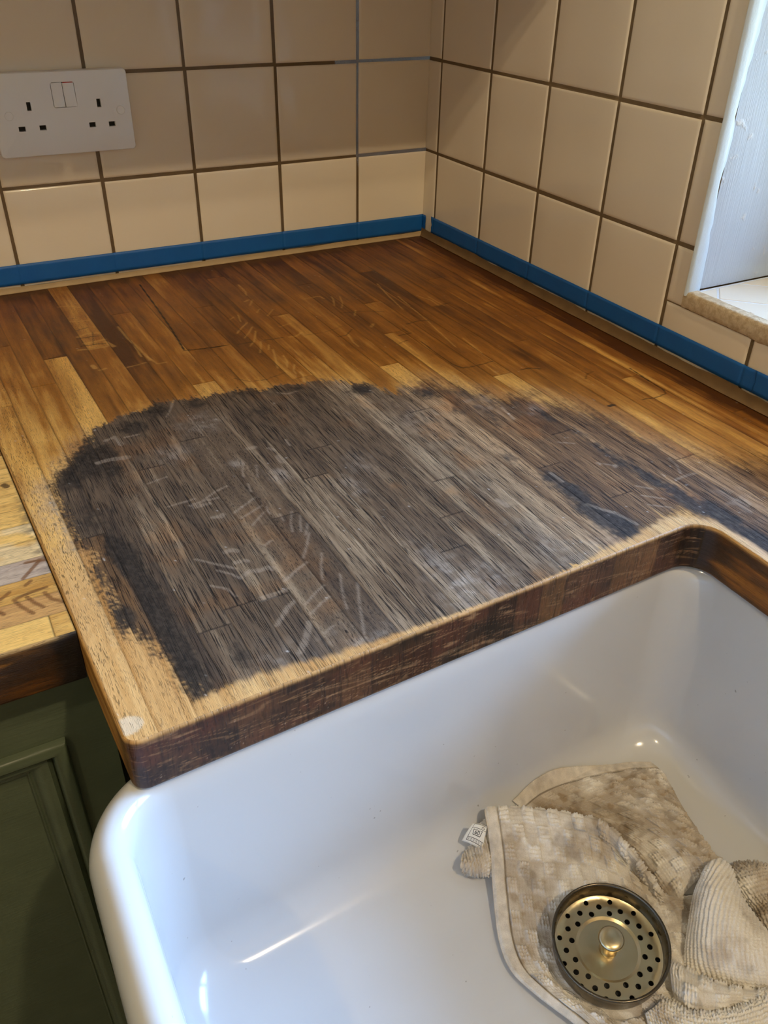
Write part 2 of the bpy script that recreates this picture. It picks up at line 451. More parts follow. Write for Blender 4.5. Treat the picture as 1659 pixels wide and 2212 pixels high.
# ------------------------------------------------------------------ sealant beads and masking tape
def bead(name, L, plane, r0, rz, mat):
    n = int(L/.003); V = []
    for i in range(n+1):
        a = -L*i/n
        r = r0*(.85+.35*fbm(a*40, 1, 31, 3))
        for k in range(6):
            th = k/5*PI/2; u = r*(1-.78*math.sin(th)); z = rz*(r/r0)*(1-.95*math.cos(th))
            u = max(u, .0004); V.append((a, -u-.0006, z) if plane == 'L' else (-u-.0006, a, z))
    F = grid_faces(n+1, 6); struct(mesh(name, V, F if plane == 'L' else F[:, ::-1], mat))
bead('trim_6', 1.3, 'L', .0034, .0062, CAULK); bead('trim_7', 1.5, 'R', .0050, .0108, CAULKD)
def tape(name, plane, a_list, zb, zt, label, wrap=None, off=.0012, torn=(0, 0)):
    """strip along a wall, pressed a little into the grout joints"""
    grouts = al if plane == 'L' else ar
    zs = np.linspace(0, 1, 7); V = []
    a0, a1 = a_list; n = int(abs(a1-a0)/.0012); nv = len(zs)
    for i in range(n+1):
        a = a0+(a1-a0)*i/n
        for t in zs:
            aa = a
            if i == 0: aa += torn[0]*(vn(t*9, .5, 41)-.5)
            if i == n: aa += torn[1]*(vn(t*9, 3.5, 43)-.5)
            z = zb(a)+(zt(a)-zb(a))*t
            d = min(abs(a-g) for g in grouts[1:])
            o = off+.00022*(fbm(a*90, t*3, 7, 3)-.3)-.0007*math.exp(-(d/.0012)**2)
            V.append((aa, -o, z) if plane == 'L' else (-o, aa, z))
    F = grid_faces(n+1, nv)
    if wrap:                        # turns the corner onto the next wall
        m = 10
        for i in range(1, m+1):
            for t in zs:
                d = -wrap*i/m
                if i == m: d += .003*(vn(t*7, 8.1, 2)-.5)-.002*t*0
                z = zb(0)+(zt(0)-zb(0))*t
                V.append((-off, min(d, -off), z))
        base = (n+1)*nv
        # corner edge connects the first column (a = 0) to the wrapped columns
        W = [(0*nv+k) for k in range(nv)]
        G = []
        for i in range(m):
            A = W if i == 0 else [base+(i-1)*nv+k for k in range(nv)]
            B = [base+i*nv+k for k in range(nv)]
            for k in range(nv-1): G.append((A[k], A[k+1], B[k+1], B[k]))
        F = np.concatenate([F, np.array(G)])
    if plane == 'R': F = F[:, ::-1]
    o = mesh(name, V, F, TAPE); s = o.modifiers.new('solid', 'SOLIDIFY'); s.thickness = .00016; s.offset = 0
    return tag(o, label, 'tape', 'blue masking tape along the tiles')
tape('masking_tape', 'L', (-.0012, -1.2), lambda a: .0066-.0037*a, lambda a: .0296-.0040*a,
     'blue masking tape strip on the tiles under the double socket', wrap=.0102)
tape('masking_tape', 'R', (-.0262, -.6005), lambda a: .0098-.0060*a if a > -.4 else .0122+.0003*(a+.4), lambda a: .0318-.0035*a if a > -.3 else .0329-.002*(a+.3),
     'long blue masking tape strip on the right wall from the corner to below the window', torn=(.005, .004))
tape('masking_tape', 'R', (-.5955, -1.45), lambda a: .0123, lambda a: .0338,
     'short piece of blue masking tape lapped on at the right edge, below the window', off=.0015, torn=(.004, .0))

# ------------------------------------------------------------------ worktops
PIT = .0217
XK = [-.591+PIT*k for k in range(28)]
def xl(y): return -.6068-.0375*(np.asarray(y)+.7276)
def sh(x, y): return -.0235*(np.asarray(y)+.7)*np.clip((-np.asarray(x)-.13)/.45, 0, 1)
def yf(x): return -.7277+.0375*(np.asarray(x)+.606)
RC = .0216; CXC = -.2004; CYC = float(yf(CXC))-RC; XCUT = CXC+RC
RL = .0075
def yend(x):
    x = np.asarray(x, float); y = yf(x)
    lx = xl(-.72)
    d = np.clip(lx+RL-x, 0, RL); y = y+RL-np.sqrt(np.maximum(RL**2-d**2, 0))
    d = np.clip(x-CXC, 0, RC); y = np.where(x > CXC, CYC+np.sqrt(np.maximum(RC**2-d**2, 0)), y)
    return y
DEEP = -1.45
GREY = [(-0.5653,-0.7142), (-0.5698,-0.6829), (-0.5765,-0.6585), (-0.5887,-0.6413), (-0.5910,-0.6073), (-0.5909,-0.5811), (-0.5889,-0.5511), (-0.5968,-0.5291), (-0.5969,-0.4937), (-0.5958,-0.4594), (-0.5887,-0.4392), (-0.5736,-0.4126),
        (-0.5546,-0.3924), (-0.5449,-0.3747), (-0.5241,-0.3615), (-0.5034,-0.3600), (-0.4824,-0.3523), (-0.4703,-0.3501), (-0.4473,-0.3572), (-0.4205,-0.3566), (-0.3912,-0.3635), (-0.3648,-0.3677), (-0.3300,-0.3758), (-0.3062,-0.3875), (-0.2900,-0.4135),
        (-0.2839,-0.4296), (-0.2635,-0.4199), (-0.2417,-0.4262), (-0.2273,-0.4489), (-0.2112,-0.4677), (-0.2025,-0.4890), (-0.1780,-0.4949), (-0.1607,-0.5140), (-0.1477,-0.5409), (-0.1384,-0.5583), (-0.1368,-0.5923), (-0.1279,-0.6165), (-0.1164,-0.6421), (-0.0974,-0.6642), (-0.0660,-0.6841), (-.02,-.85), (-.16,-.9),
        (-0.1761,-0.7719), (-0.1746,-0.7441), (-0.1731,-0.7209), (-0.1781,-0.7076), (-0.1932,-0.7040), (-0.2097,-0.7069), (-0.2321,-0.7117), (-0.2494,-0.7140), (-0.2582,-0.7120), (-0.2763,-0.7136), (-0.2919,-0.7127), (-0.3097,-0.7151), (-0.3436,-0.7292), (-0.3714,-0.7376), (-0.4025,-0.7429), (-0.4297,-0.7445), (-0.4548,-0.7445), (-0.4772,-0.7412), (-0.4967,-0.7331), (-0.5136,-0.7260), (-0.5312,-0.7209), (-0.5457,-0.7158)]
# black mould: centre, half sizes across / along the grain, strength
BLACK_SPOTS = [((-0.5800,-0.4451),.016,.030,.8),((-0.5644,-0.4295),.016,.03,1.),((-0.5488,-0.4251),.016,.026,1.),((-0.5152,-0.3895),.02,.022,.8),((-0.4893,-0.3690),.022,.02,.75),((-0.4551,-0.3679),.02,.014,.6),((-0.4107,-0.3669),.022,.012,.7),
    ((-0.3648,-0.3787),.02,.010,.7),((-0.3074,-0.4093),.022,.016,.75),((-0.4090,-0.4090),.02,.016,.65),((-0.5781,-0.5164),.018,.05,.62),((-0.5481,-0.4456),.012,.03,.9),((-0.5715,-0.5570),.010,.035,.95),((-0.5639,-0.6212),.0105,.055,1.),((-0.5656,-0.5831),.0105,.04,.9),
    ((-0.5633,-0.6689),.0105,.05,1.15),((-0.5618,-0.6994),.0105,.022,1.),((-0.5850,-0.6301),.012,.035,.9),((-0.5792,-0.6562),.012,.03,.8),((-0.5931,-0.5907),.007,.03,.8),((-0.5943,-0.6156),.006,.02,.7),((-0.5952,-0.5735),.006,.02,.6),((-0.5321,-0.6938),.010,.022,.7),((-0.5431,-0.7009),.01,.02,.5),
    ((-0.2436,-0.6374),.016,.05,.85),((-0.2453,-0.6721),.014,.05,.95),((-0.2391,-0.6953),.014,.04,.95),((-0.2301,-0.7095),.012,.03,.8),((-0.2541,-0.5854),.014,.06,.55),((-0.1841,-0.5307),.012,.03,.6),((-0.1782,-0.5623),.010,.04,.6),((-0.1778,-0.6155),.010,.05,.75),
    ((-0.1743,-0.6496),.010,.05,.8),((-0.1725,-0.6880),.012,.05,.9),((-0.1639,-0.7168),.012,.04,1.),((-0.1657,-0.7486),.014,.05,1.05),((-0.1694,-0.7622),.02,.04,.9),((-0.2568,-0.4430),.016,.022,.75),((-0.2492,-0.4833),.014,.03,.55),((-0.2287,-0.5085),.012,.04,.6),
    ((-0.1454,-0.6401),.008,.03,.4),((-0.1185,-0.6931),.012,.05,.35),((-0.3886,-0.5013),.02,.02,.35),((-0.3747,-0.5408),.01,.05,.35),((-0.3205,-0.6603),.012,.02,.3),((-0.4771,-0.4484),.02,.02,.45),((-0.4611,-0.4814),.02,.02,.35),((-0.3712,-0.5729),.011,.04,.35)]
PALE_SPOTS = [((-0.3810,-0.7048),.016,.028,.8),((-0.3816,-0.6772),.012,.04,.45),((-0.3567,-0.7011),.016,.03,.5),((-0.4633,-0.4061),.018,.018,.5),((-0.4996,-0.4456),.016,.016,.4),((-0.4332,-0.5153),.008,.010,.7),((-0.4583,-0.4844),.006,.006,.6),((-0.3904,-0.5558),.01,.02,.4),((-0.2900,-0.4828),.02,.03,.3),
    ((-0.3682,-0.5281),.012,.02,.3),((-0.2604,-0.7097),.018,.02,.6),((-0.3017,-0.6947),.016,.03,.4),((-0.5048,-0.7122),.03,.02,.35),((-0.4592,-0.7182),.03,.02,.4),((-0.1342,-0.7074),.014,.03,.5),((-0.1871,-0.5142),.012,.014,.45),((-0.2208,-0.4821),.014,.02,.5)]
# pale medullary flecks (points, width) and dark knife marks
FLECKS = [([(-0.5262,-0.5907),(-0.5184,-0.5993),(-0.5053,-0.6128)],.0022),([(-0.5169,-0.6091),(-0.5101,-0.6171),(-0.5063,-0.6244)],.0018),([(-0.5262,-0.6224),(-0.5180,-0.6303),(-0.5153,-0.6400)],.0016),([(-0.5051,-0.5921),(-0.5009,-0.5918),(-0.4979,-0.5946)],.0060),([(-0.5037,-0.6068),(-0.4966,-0.6070),(-0.4953,-0.6088)],.004),
    ([(-0.5044,-0.6227),(-0.4981,-0.6198),(-0.4923,-0.6217),(-0.4868,-0.6211),(-0.4839,-0.6238)],.0055),([(-0.5011,-0.6483),(-0.4932,-0.6483),(-0.4829,-0.6483)],.0022),([(-0.5025,-0.6517),(-0.4929,-0.6515)],.0016),([(-0.4839,-0.6613),(-0.4901,-0.6652),(-0.4954,-0.6704),(-0.5026,-0.6773)],.0042),([(-0.4840,-0.6844),(-0.4907,-0.6951),(-0.4990,-0.7057)],.0052),
    ([(-0.4816,-0.6398),(-0.4704,-0.6329),(-0.4608,-0.6281)],.0022),([(-0.4789,-0.6674),(-0.4685,-0.6599),(-0.4605,-0.6555)],.0014),([(-0.4795,-0.6771),(-0.4693,-0.6708),(-0.4621,-0.6673)],.0016),([(-0.4795,-0.6976),(-0.4752,-0.6951),(-0.4713,-0.6934)],.0014),([(-0.4729,-0.7178),(-0.4653,-0.7150),(-0.4599,-0.7124)],.0042),([(-0.4448,-0.5971),(-0.4533,-0.6113),(-0.4607,-0.6224)],.0016),
    ([(-0.4473,-0.6234),(-0.4541,-0.6373),(-0.4589,-0.6499)],.0014),([(-0.4403,-0.6637),(-0.4494,-0.6851),(-0.4586,-0.7093)],.0014),([(-0.4460,-0.6498),(-0.4531,-0.6678),(-0.4575,-0.6834)],.0012),([(-0.4786,-0.5972),(-0.4728,-0.5940)],.0018),
    ([(-0.5246,-0.5202),(-0.5128,-0.5193),(-0.5037,-0.5189)],.002),([(-0.5095,-0.5258),(-0.4984,-0.5244),(-0.4877,-0.5249)],.0024),([(-0.4980,-0.5232),(-0.4865,-0.5161),(-0.4761,-0.5126)],.0018),([(-0.4839,-0.5497),(-0.4725,-0.5431),(-0.4630,-0.5374)],.0018),([(-0.4819,-0.5587),(-0.4712,-0.5541),(-0.4623,-0.5497)],.0016),([(-0.4776,-0.5707),(-0.4696,-0.5637),(-0.4631,-0.5582)],.0014),
    ([(-0.4994,-0.5485),(-0.4935,-0.5496),(-0.4917,-0.5485)],.0055),([(-0.5070,-0.5291),(-0.4965,-0.5296)],.005),([(-0.4528,-0.4856),(-0.4581,-0.4988),(-0.4599,-0.5056)],.0014),([(-0.4449,-0.4936),(-0.4500,-0.5107)],.0016),([(-0.4603,-0.5168),(-0.4625,-0.5283)],.0014),([(-0.4599,-0.5530),(-0.4609,-0.5627)],.0016),([(-0.4543,-0.5661),(-0.4556,-0.5754)],.0014),([(-0.4455,-0.5671),(-0.4520,-0.5805),(-0.4549,-0.5907)],.0014),([(-0.4418,-0.5738),(-0.4496,-0.5933)],.0014),([(-0.4410,-0.5861),(-0.4483,-0.5984)],.0016),
    ([(-0.4416,-0.4663),(-0.4354,-0.4659)],.006),([(-0.4257,-0.4725),(-0.4228,-0.4774)],.005),([(-0.4238,-0.4878),(-0.4235,-0.4987)],.0065),([(-0.4073,-0.4660),(-0.4085,-0.4759)],.004),([(-0.3794,-0.3802),(-0.3729,-0.3867),(-0.3629,-0.3851)],.0018),
    ([(-0.3007,-0.6231),(-0.2988,-0.6325)],.006),([(-0.2434,-0.6592),(-0.2381,-0.6689),(-0.2321,-0.6774),(-0.2282,-0.6955)],.0042),([(-0.1382,-0.6354),(-0.1405,-0.6466),(-0.1468,-0.6571)],.0022),([(-0.1569,-0.6623),(-0.1417,-0.6621),(-0.1361,-0.6625)],.0026),([(-0.2403,-0.6101),(-0.2399,-0.6243)],.003),([(-0.2037,-0.5723),(-0.1929,-0.5804)],.0016),
    ([(-0.1854,-0.6241),(-0.1875,-0.6254)],.005),([(-0.1922,-0.6559),(-0.1836,-0.6648)],.0018),([(-0.1982,-0.6677),(-0.1843,-0.6805)],.0018),([(-0.2025,-0.6799),(-0.1895,-0.6907)],.0016),([(-0.1965,-0.6144),(-0.1859,-0.6246)],.0022),([(-0.2090,-0.4982),(-0.2127,-0.5213)],.0026),([(-0.2680,-0.4740),(-0.2689,-0.4835)],.005),
    ([(-0.5556,-0.4339),(-0.5450,-0.4327),(-0.5328,-0.4356)],.0075),([(-0.5419,-0.4004),(-0.5336,-0.3975),(-0.5319,-0.4124)],.0055),([(-0.5262,-0.4021),(-0.5144,-0.4017)],.0024),([(-0.5287,-0.4823),(-0.5189,-0.4797),(-0.5132,-0.4788)],.0018),([(-0.4700,-0.3533),(-0.4778,-0.3698),(-0.4845,-0.3812)],.0016),
    ([(-0.5655,-0.5764),(-0.5756,-0.5862)],.0),
    # leftmost stave: diagonal flecks
    ([(-0.5980,-0.5115),(-0.6053,-0.5247),(-0.6119,-0.5376)],.0045),([(-0.5967,-0.4911),(-0.6052,-0.5040)],.003),([(-0.5943,-0.5869),(-0.6027,-0.5951),(-0.6106,-0.6013)],.0035),([(-0.6022,-0.6293),(-0.6070,-0.6347),(-0.6098,-0.6405)],.004),([(-0.5926,-0.6529),(-0.5984,-0.6587),(-0.6020,-0.6628)],.0028),([(-0.6056,-0.6048),(-0.6088,-0.6106)],.003),([(-0.6003,-0.6713),(-0.6062,-0.6764),(-0.6111,-0.6819)],.0022),
    # amber zone
    ([(-0.3639,-0.2296),(-0.3540,-0.2171),(-0.3435,-0.2060)],.0016),([(-0.3613,-0.2449),(-0.3515,-0.2328),(-0.3428,-0.2196)],.0016),([(-0.3557,-0.2586),(-0.3490,-0.2439),(-0.3439,-0.2322)],.0018),([(-0.3606,-0.2880),(-0.3537,-0.2730),(-0.3497,-0.2615)],.0018),([(-0.3499,-0.2841),(-0.3451,-0.2732)],.0016),([(-0.3587,-0.3301),(-0.3506,-0.3031),(-0.3457,-0.2862)],.0016),([(-0.3497,-0.3321),(-0.3442,-0.3189),(-0.3422,-0.3047)],.0016),([(-0.3480,-0.3508),(-0.3470,-0.3418),(-0.3411,-0.3302)],.0016),([(-0.3483,-0.3702),(-0.3437,-0.3576),(-0.3426,-0.3475)],.0018),([(-0.3570,-0.1889),(-0.3510,-0.1841)],.0014),([(-0.3489,-0.2004),(-0.3444,-0.1796)],.0014),([(-0.3639,-0.2680),(-0.3561,-0.2584)],.0014),
    ([(-0.3095,-0.0863),(-0.3106,-0.1129),(-0.3141,-0.1252)],.0022),([(-0.3236,-0.1444),(-0.3176,-0.1406)],.0026),([(-0.3221,-0.1584),(-0.3132,-0.1427)],.0022),([(-0.3158,-0.1965),(-0.3027,-0.1807)],.0014),([(-0.3163,-0.2325),(-0.3013,-0.2279)],.0014),([(-0.3175,-0.2634),(-0.3104,-0.2641),(-0.3010,-0.2573)],.0028),([(-0.3058,-0.2044),(-0.2991,-0.2045)],.0016),([(-0.3229,-0.1821),(-0.3169,-0.1739)],.002),
    ([(-0.2352,-0.2001),(-0.2292,-0.1863),(-0.2250,-0.1713)],.0014),([(-0.2308,-0.2104),(-0.2233,-0.1976),(-0.2162,-0.1755)],.0014),([(-0.2284,-0.2387),(-0.2197,-0.2238)],.0018),([(-0.2268,-0.2759),(-0.2212,-0.2697)],.004),([(-0.2557,-0.1652),(-0.2378,-0.1651),(-0.2362,-0.1745)],.0018),([(-0.2587,-0.2835),(-0.2632,-0.3036),(-0.2631,-0.3172)],.0020),
    ([(-0.5175,-0.0693),(-0.5057,-0.0717),(-0.4969,-0.0808)],.0022),([(-0.5144,-0.1203),(-0.5052,-0.1233),(-0.4957,-0.1249)],.0024),([(-0.5162,-0.1668),(-0.5046,-0.1613),(-0.4934,-0.1653)],.0045),([(-0.5139,-0.1869),(-0.5031,-0.1868),(-0.4927,-0.1850)],.005),([(-0.5224,-0.2012),(-0.5094,-0.2049),(-0.4952,-0.2040)],.0045),([(-0.4933,-0.1916),(-0.4885,-0.2073)],.006),
    ([(-0.4720,-0.1571),(-0.4708,-0.1916),(-0.4670,-0.2230),(-0.4646,-0.2574)],.0030),([(-0.4690,-0.2128),(-0.4704,-0.2445)],.0018),([(-0.4924,-0.2644),(-0.4822,-0.2634),(-0.4701,-0.2608)],.0012),([(-0.4650,-0.2471),(-0.4609,-0.2690),(-0.4515,-0.2687)],.0016),([(-0.5184,-0.2456),(-0.5176,-0.2520)],.006),([(-0.5148,-0.2593),(-0.5087,-0.2576)],.003),
    ([(-0.1556,-0.1559),(-0.1638,-0.2006),(-0.1697,-0.2447)],.0012),([(-0.1538,-0.2053),(-0.1580,-0.2455),(-0.1618,-0.2832),(-0.1675,-0.3221),(-0.1733,-0.3637)],.0012),([(-0.1315,-0.2160),(-0.1255,-0.2327),(-0.1261,-0.2525)],.0014),([(-0.1223,-0.2222),(-0.1203,-0.2553)],.0010),([(-0.1533,-0.3461),(-0.1573,-0.3874)],.0012),([(-0.2530,-0.3735),(-0.2523,-0.4002),(-0.2547,-0.4309)],.0022),([(-0.2484,-0.3842),(-0.2485,-0.4160)],.0014),
    ([(-0.1321,-0.5663),(-0.1317,-0.5809),(-0.1342,-0.5981)],.0026),([(-0.5097,-0.3608),(-0.5027,-0.3574)],.0014)]
KNIFE = [([(-0.4161,-0.0356),(-0.4189,-0.1118),(-0.4225,-0.1868),(-0.4272,-0.2464)],.0016,.9),([(-0.4279,-0.2486),(-0.4084,-0.2529),(-0.3844,-0.2554)],.0014,.85),([(-0.3729,-0.2583),(-0.3579,-0.2589)],.0011,.7),([(-0.3444,-0.2600),(-0.3241,-0.2616)],.0011,.7),([(-0.3005,-0.2660),(-0.2796,-0.2677),(-0.2543,-0.2611)],.0007,.45),([(-0.4051,-0.3330),(-0.3939,-0.3466),(-0.3786,-0.3495),(-0.3568,-0.3429)],.0007,.6),
    ([(-0.1984,-0.3352),(-0.1999,-0.3705),(-0.1990,-0.4000),(-0.1949,-0.4105),(-0.1794,-0.4120),(-0.1584,-0.4099)],.0010,.75),([(-0.1882,-0.2857),(-0.1709,-0.2834),(-0.1609,-0.2867)],.0010,.8),([(-0.2124,-0.3103),(-0.1961,-0.3097)],.0012,.8),([(-0.1984,-0.2955),(-0.1981,-0.3072)],.001,.6),([(-0.2219,-0.3292),(-0.2097,-0.3256)],.0009,.7),([(-0.2718,-0.2856),(-0.2616,-0.2850),(-0.2494,-0.2737)],.0009,.7),([(-0.2377,-0.2247),(-0.2106,-0.2314),(-0.1923,-0.2419)],.0009,.6),
    ([(-0.1457,-0.4396),(-0.1347,-0.4401),(-0.1265,-0.4466)],.0013,.8),([(-0.1008,-0.4842),(-0.0926,-0.4764),(-0.0826,-0.4742)],.0008,.6),([(-0.0448,-0.4843),(-0.0476,-0.5104),(-0.0501,-0.5376)],.0012,.8),([(-0.0501,-0.5376),(-0.0535,-0.5436),(-0.0663,-0.5460),(-0.0822,-0.5434)],.0011,.75),([(-0.1192,-0.5397),(-0.1141,-0.5402)],.0042,.85),([(-0.1204,-0.2503),(-0.1096,-0.2505)],.0009,.7),
    ([(-0.5281,-0.1840),(-0.5270,-0.1832)],.0,.5),([(-0.5535,-0.2113),(-0.5361,-0.2060)],.0012,.7),([(-0.5134,-0.1485),(-0.5009,-0.1445)],.0012,.6),([(-0.5164,-0.1722),(-0.5022,-0.1722),(-0.4952,-0.1728)],.0010,.8),([(-0.5187,-0.1925),(-0.4941,-0.1952)],.0011,.8),([(-0.4997,-0.1608),(-0.5062,-0.1946)],.0008,.6)]
JOINTS = {0: [-.30], 1: [-.16, -.533], 2: [-.27], 3: [-.211, -.663], 4: [-.46, -.6493], 5: [-.203, -.652], 6: [-.43], 7: [-.12, -.57], 8: [-.33], 9: [-.253, -.53], 10: [-.255, -.49], 11: [-.14, -.66], 12: [-.36, -.624], 13: [-.05, -.579],
          14: [-.20], 15: [-.47], 16: [-.371], 17: [-.12, -.60], 18: [-.30, -.66], 19: [-.21, -.56], 20: [-.44], 21: [-.110], 22: [-.252, -.64], 23: [-.38], 24: [-.17, -.7], 25: [-.5], 26: [-.33], 27: [-.6], 28: [-.2]}
# pigment tone (0 dark oiled .. 1 pale) of each stave piece, far piece first
TONE = {0: [.42, .55], 1: [.30, .55, .30], 2: [.34, .52], 3: [.10, .80, .5], 4: [.16, .42, .5], 5: [.80, .40, .5], 6: [.10, .35], 7: [.18, .30, .5], 8: [.36, .62], 9: [.22, .30, .5], 10: [.40, .34, .5], 11: [.26, .20, .5], 12: [.22, .34, .5], 13: [.10, .26, .5],
        14: [.26, .42], 15: [.36, .60], 16: [.34, .86], 17: [.12, .28, .5], 18: [.34, .50, .5], 19: [.24, .44, .5], 20: [.30, .56], 21: [.28, .16], 22: [.36, .20, .4], 23: [.24, .46], 24: [.30, .34, .4], 25: [.30, .46], 26: [.22, .36], 27: [.14, .2], 28: [.1, .1]}
GT = {0: .75, 1: .24, 2: .28, 3: .36, 4: .42, 5: .44, 6: .50, 7: .40, 8: .56, 9: .44, 10: .48, 11: .40, 12: .60, 13: .64, 14: .52, 15: .78, 16: .62, 17: .38, 18: .40, 19: .32, 20: .5, 21: .3, 22: .62, 23: .5}
OIL = [linv((84, 46, 15)), linv((158, 100, 34)), linv((226, 172, 88))]
def oilcol(t):
    t = np.clip(t, 0, 1)[:, None]
    return np.where(t < .5, OIL[0]+(OIL[1]-OIL[0])*t*2, OIL[1]+(OIL[2]-OIL[1])*(t*2-1))
def lerp(a, b, m): return a+(b-a)*np.asarray(m)[:, None]

def paint_top(x, y, u, v, s, k, du, dv, tone):
    """pigment of the sink worktop; x,y world, u,v local across/along, du,dv distance to the stave edges"""
    n = len(x)
    fig = fbm(u*55+s*3.1, v*5+k*7.7, 100+s, 4); streak = fbm(u*420, v*9, 140+s, 3); mott = fbm(x*45, y*45, 12, 4)
    t = tone+.75*(fig-.5)+.34*(streak-.5)+.22*(mott-.5)+.42*(fbm(u*150, v*26, 68+s, 3)-.5)
    near = sstep(-.62, -.05, y); t = t+.10*(1-near)
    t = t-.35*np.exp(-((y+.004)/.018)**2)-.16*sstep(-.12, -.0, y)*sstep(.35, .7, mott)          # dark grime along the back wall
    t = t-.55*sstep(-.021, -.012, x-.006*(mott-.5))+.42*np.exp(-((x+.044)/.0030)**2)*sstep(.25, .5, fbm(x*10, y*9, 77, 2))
    sd_ = GSDF(x, y); t = np.where(s == 0, t+.12, t)
    col = oilcol(t)
    bl = np.exp(np.minimum(sd_, 0)/.045); t = t+.26*bl; col = oilcol(t)
    rough = .36+.10*mott; pore = .30+.25*sstep(.35, .8, tone+0*x); ln = np.full(n, .25)
    # bare, weathered grey area with a ragged edge along the grain
    sd = GSDF(x, y)
    rag = .013*(fbm(u*330, v*38, 61, 3)-.5)+.014*(fbm(x*70, y*70, 62, 4)-.5)
    rag = rag+.010*(fbm(u*700, v*55, 64, 2)-.5); spd = fbm(x*1000, y*520, 65, 2)-.5; lf_ = sstep(-.535, -.575, x); rt_ = sstep(-.31, -.23, x); rag = rag*(1-.35*lf_)+spd*(.009+.008*lf_); g = sstep(-.0011-.0060*lf_-.016*rt_, .0011+.0050*lf_+.012*rt_, sd+rag*(1+1.0*rt_))
    dry = np.maximum(sstep(-.016, -.001, sd+1.3*rag)*(.35+.65*sstep(-.52, -.60, x)), rt_*sstep(-.040, .0, sd+1.5*rag))
    drycol = np.where((x < -.55)[:, None], linv((176, 146, 112)), np.where((x > -.27)[:, None], linv((172, 134, 88)), linv((150, 108, 62))))*(.7+.6*streak)[:, None]
    col = lerp(col, drycol, .55*dry*(1-g)); rough = rough+.25*dry; pore = pore+.2*dry
    gt = GT.get(s, .5)+.70*(fig-.5)+.55*(streak-.5)+.5*(fbm(u*130, v*22, 67+s, 3)-.5)
    G0, G1, G2 = linv((68, 54, 42)), linv((106, 86, 65)), linv((164, 141, 112)); q = np.clip(gt, 0, 1)[:, None]
    gcol = np.where(q < .5, G0+(G1-G0)*q*2, G1+(G2-G1)*(q*2-1))
    warm = sstep(.55, .8, fbm(x*28, y*28, 63, 4)); gcol = lerp(gcol, gcol*np.array([1.18, 1.0, .82]), warm); gcol = lerp(gcol, gcol*np.array([1.32, 1.10, .86]), rt_)
    if s == 1 and k == 2: gcol = lerp(gcol, linv((110, 78, 46)), .75*sstep(.35, .65, fbm(u*90, v*20, 3, 3)))
    col = lerp(col, gcol, g); rough = lerp1(rough, .78, g); pore = lerp1(pore, .90, g); ln = lerp1(ln, .92 if s not in (0, 6, 7) else .35, g)
    if s == 0:
        dz = sstep(-.735, -.0, x*0-.5)*sstep(-.40, -.47, y)*sstep(-.655, -.60, y)*(.45+.5*sstep(.35, .65, fbm(x*60, y*40, 66, 3))); col = lerp(col, linv((178, 148, 116))*(.8+.4*streak)[:, None], dz*(1-g)); ln = ln*0; pore = .50+.34*sstep(-.48, -.60, y)
    # pale dust
    for (c, rx, ry, a) in PALE_SPOTS:
        m = a*np.exp(-((x-c[0])/rx)**2-((y-c[1])/ry)**2)*(.35+1.1*sstep(.35, .75, fbm(x*150, y*150, 5, 3)))
        col = lerp(col, linv((190, 176, 160)), np.clip(m, 0, .8)*.42)
    # black mould, speckled
    b = np.zeros(n)
    for (c, rx, ry, a) in BLACK_SPOTS: b = np.maximum(b, a*np.exp(-(((x-c[0])/rx)**2+((y-c[1])/ry)**2)))
    if s == 2: b = b+.08*g*sstep(-.50, -.58, y)*sstep(-.715, -.69, y)
    spk = .55*fbm(x*420, y*260, 71, 3)+.45*fbm(x*120, y*80, 72, 3)
    bm = sstep(.38, .78, b+.75*(spk-.5)+.1*(streak-.5))*sstep(-.012, .001, sd+rag)
    edge = np.exp(-((sd+rag-.007)/.008)**2)*sstep(.42, .7, fbm(x*22, y*22, 73, 3))*.55*sstep(-.62, -.6, y)
    bm = np.clip(np.maximum(bm, edge), 0, 1)
    blk = linv((52, 43, 34)) if s < 14 else linv((52, 47, 43))
    spk2 = sstep(.30, .72, fbm(x*560, y*420, 74, 3)); col = lerp(col, blk*(.60+.85*spk2)[:, None], .90*bm); pore = pore*(1-.35*bm)
    # raw pale wood along the front edge
    fd = np.where(x > CXC, np.where(y > CYC, np.hypot(x-CXC, y-CYC)-RC, x-XCUT), y-yf(x))
    w = np.interp(x, [-.607, -.5695, -.5690, -.548, -.53, -.48, -.40, -.36, -.30, -.27, -.24, -.21, -.17, -.15], [.2, .2, .012, .012, .014, .006, .0015, .0005, .001, .006, .008, .013, .007, .005])
    if s > 1: w = np.minimum(w, .016)
    else: w = np.full(n, .2)
    hw = np.minimum(.003, .0007+w*.4); rawm = sstep(1, -1, (fd-w+.009*(fbm(u*330, v*60, 81, 3)-.5)*np.clip(w/.010, .12, 1.0))/hw)*(1-.0*g)
    if s <= 1: rawm = rawm*(1-g)*sstep(-.50, -.60, y)
    raw = lerp(np.tile(linv((180, 124, 58)), (n, 1)), np.tile(linv((218, 176, 118)), (n, 1)), np.clip(.30+1.0*(fig-.4)+.6*(streak-.5)+(.25 if s > 1 else 0), 0, 1))
    col = lerp(col, raw, rawm*.92); rough = lerp1(rough, .5, rawm); pore = lerp1(pore, .55, rawm); 
    # flecks and knife marks
    fsh = fbm(x*160, y*160, 96, 2)
    for pts, wd_ in FLECKS:
        if wd_ <= 0: continue
        m = stroke(x, y, pts, wd_*.62*(.6+.8*fsh), .0010)
        if not m.any(): continue
        base = np.where((g > .5)[:, None], linv((176, 156, 134)), lerp(col, np.tile(linv((216, 168, 92)), (n, 1)), np.full(n, .62))); base = np.where((rawm > .5)[:, None], linv((196, 148, 88)), base)
        m = m*sstep(.22, .62, fbm(x*420, y*420, 95, 3)+.25*m)*np.where(g > .5, .38, .85); col = lerp(col, base, m*.8); pore = pore*(1-.75*m)
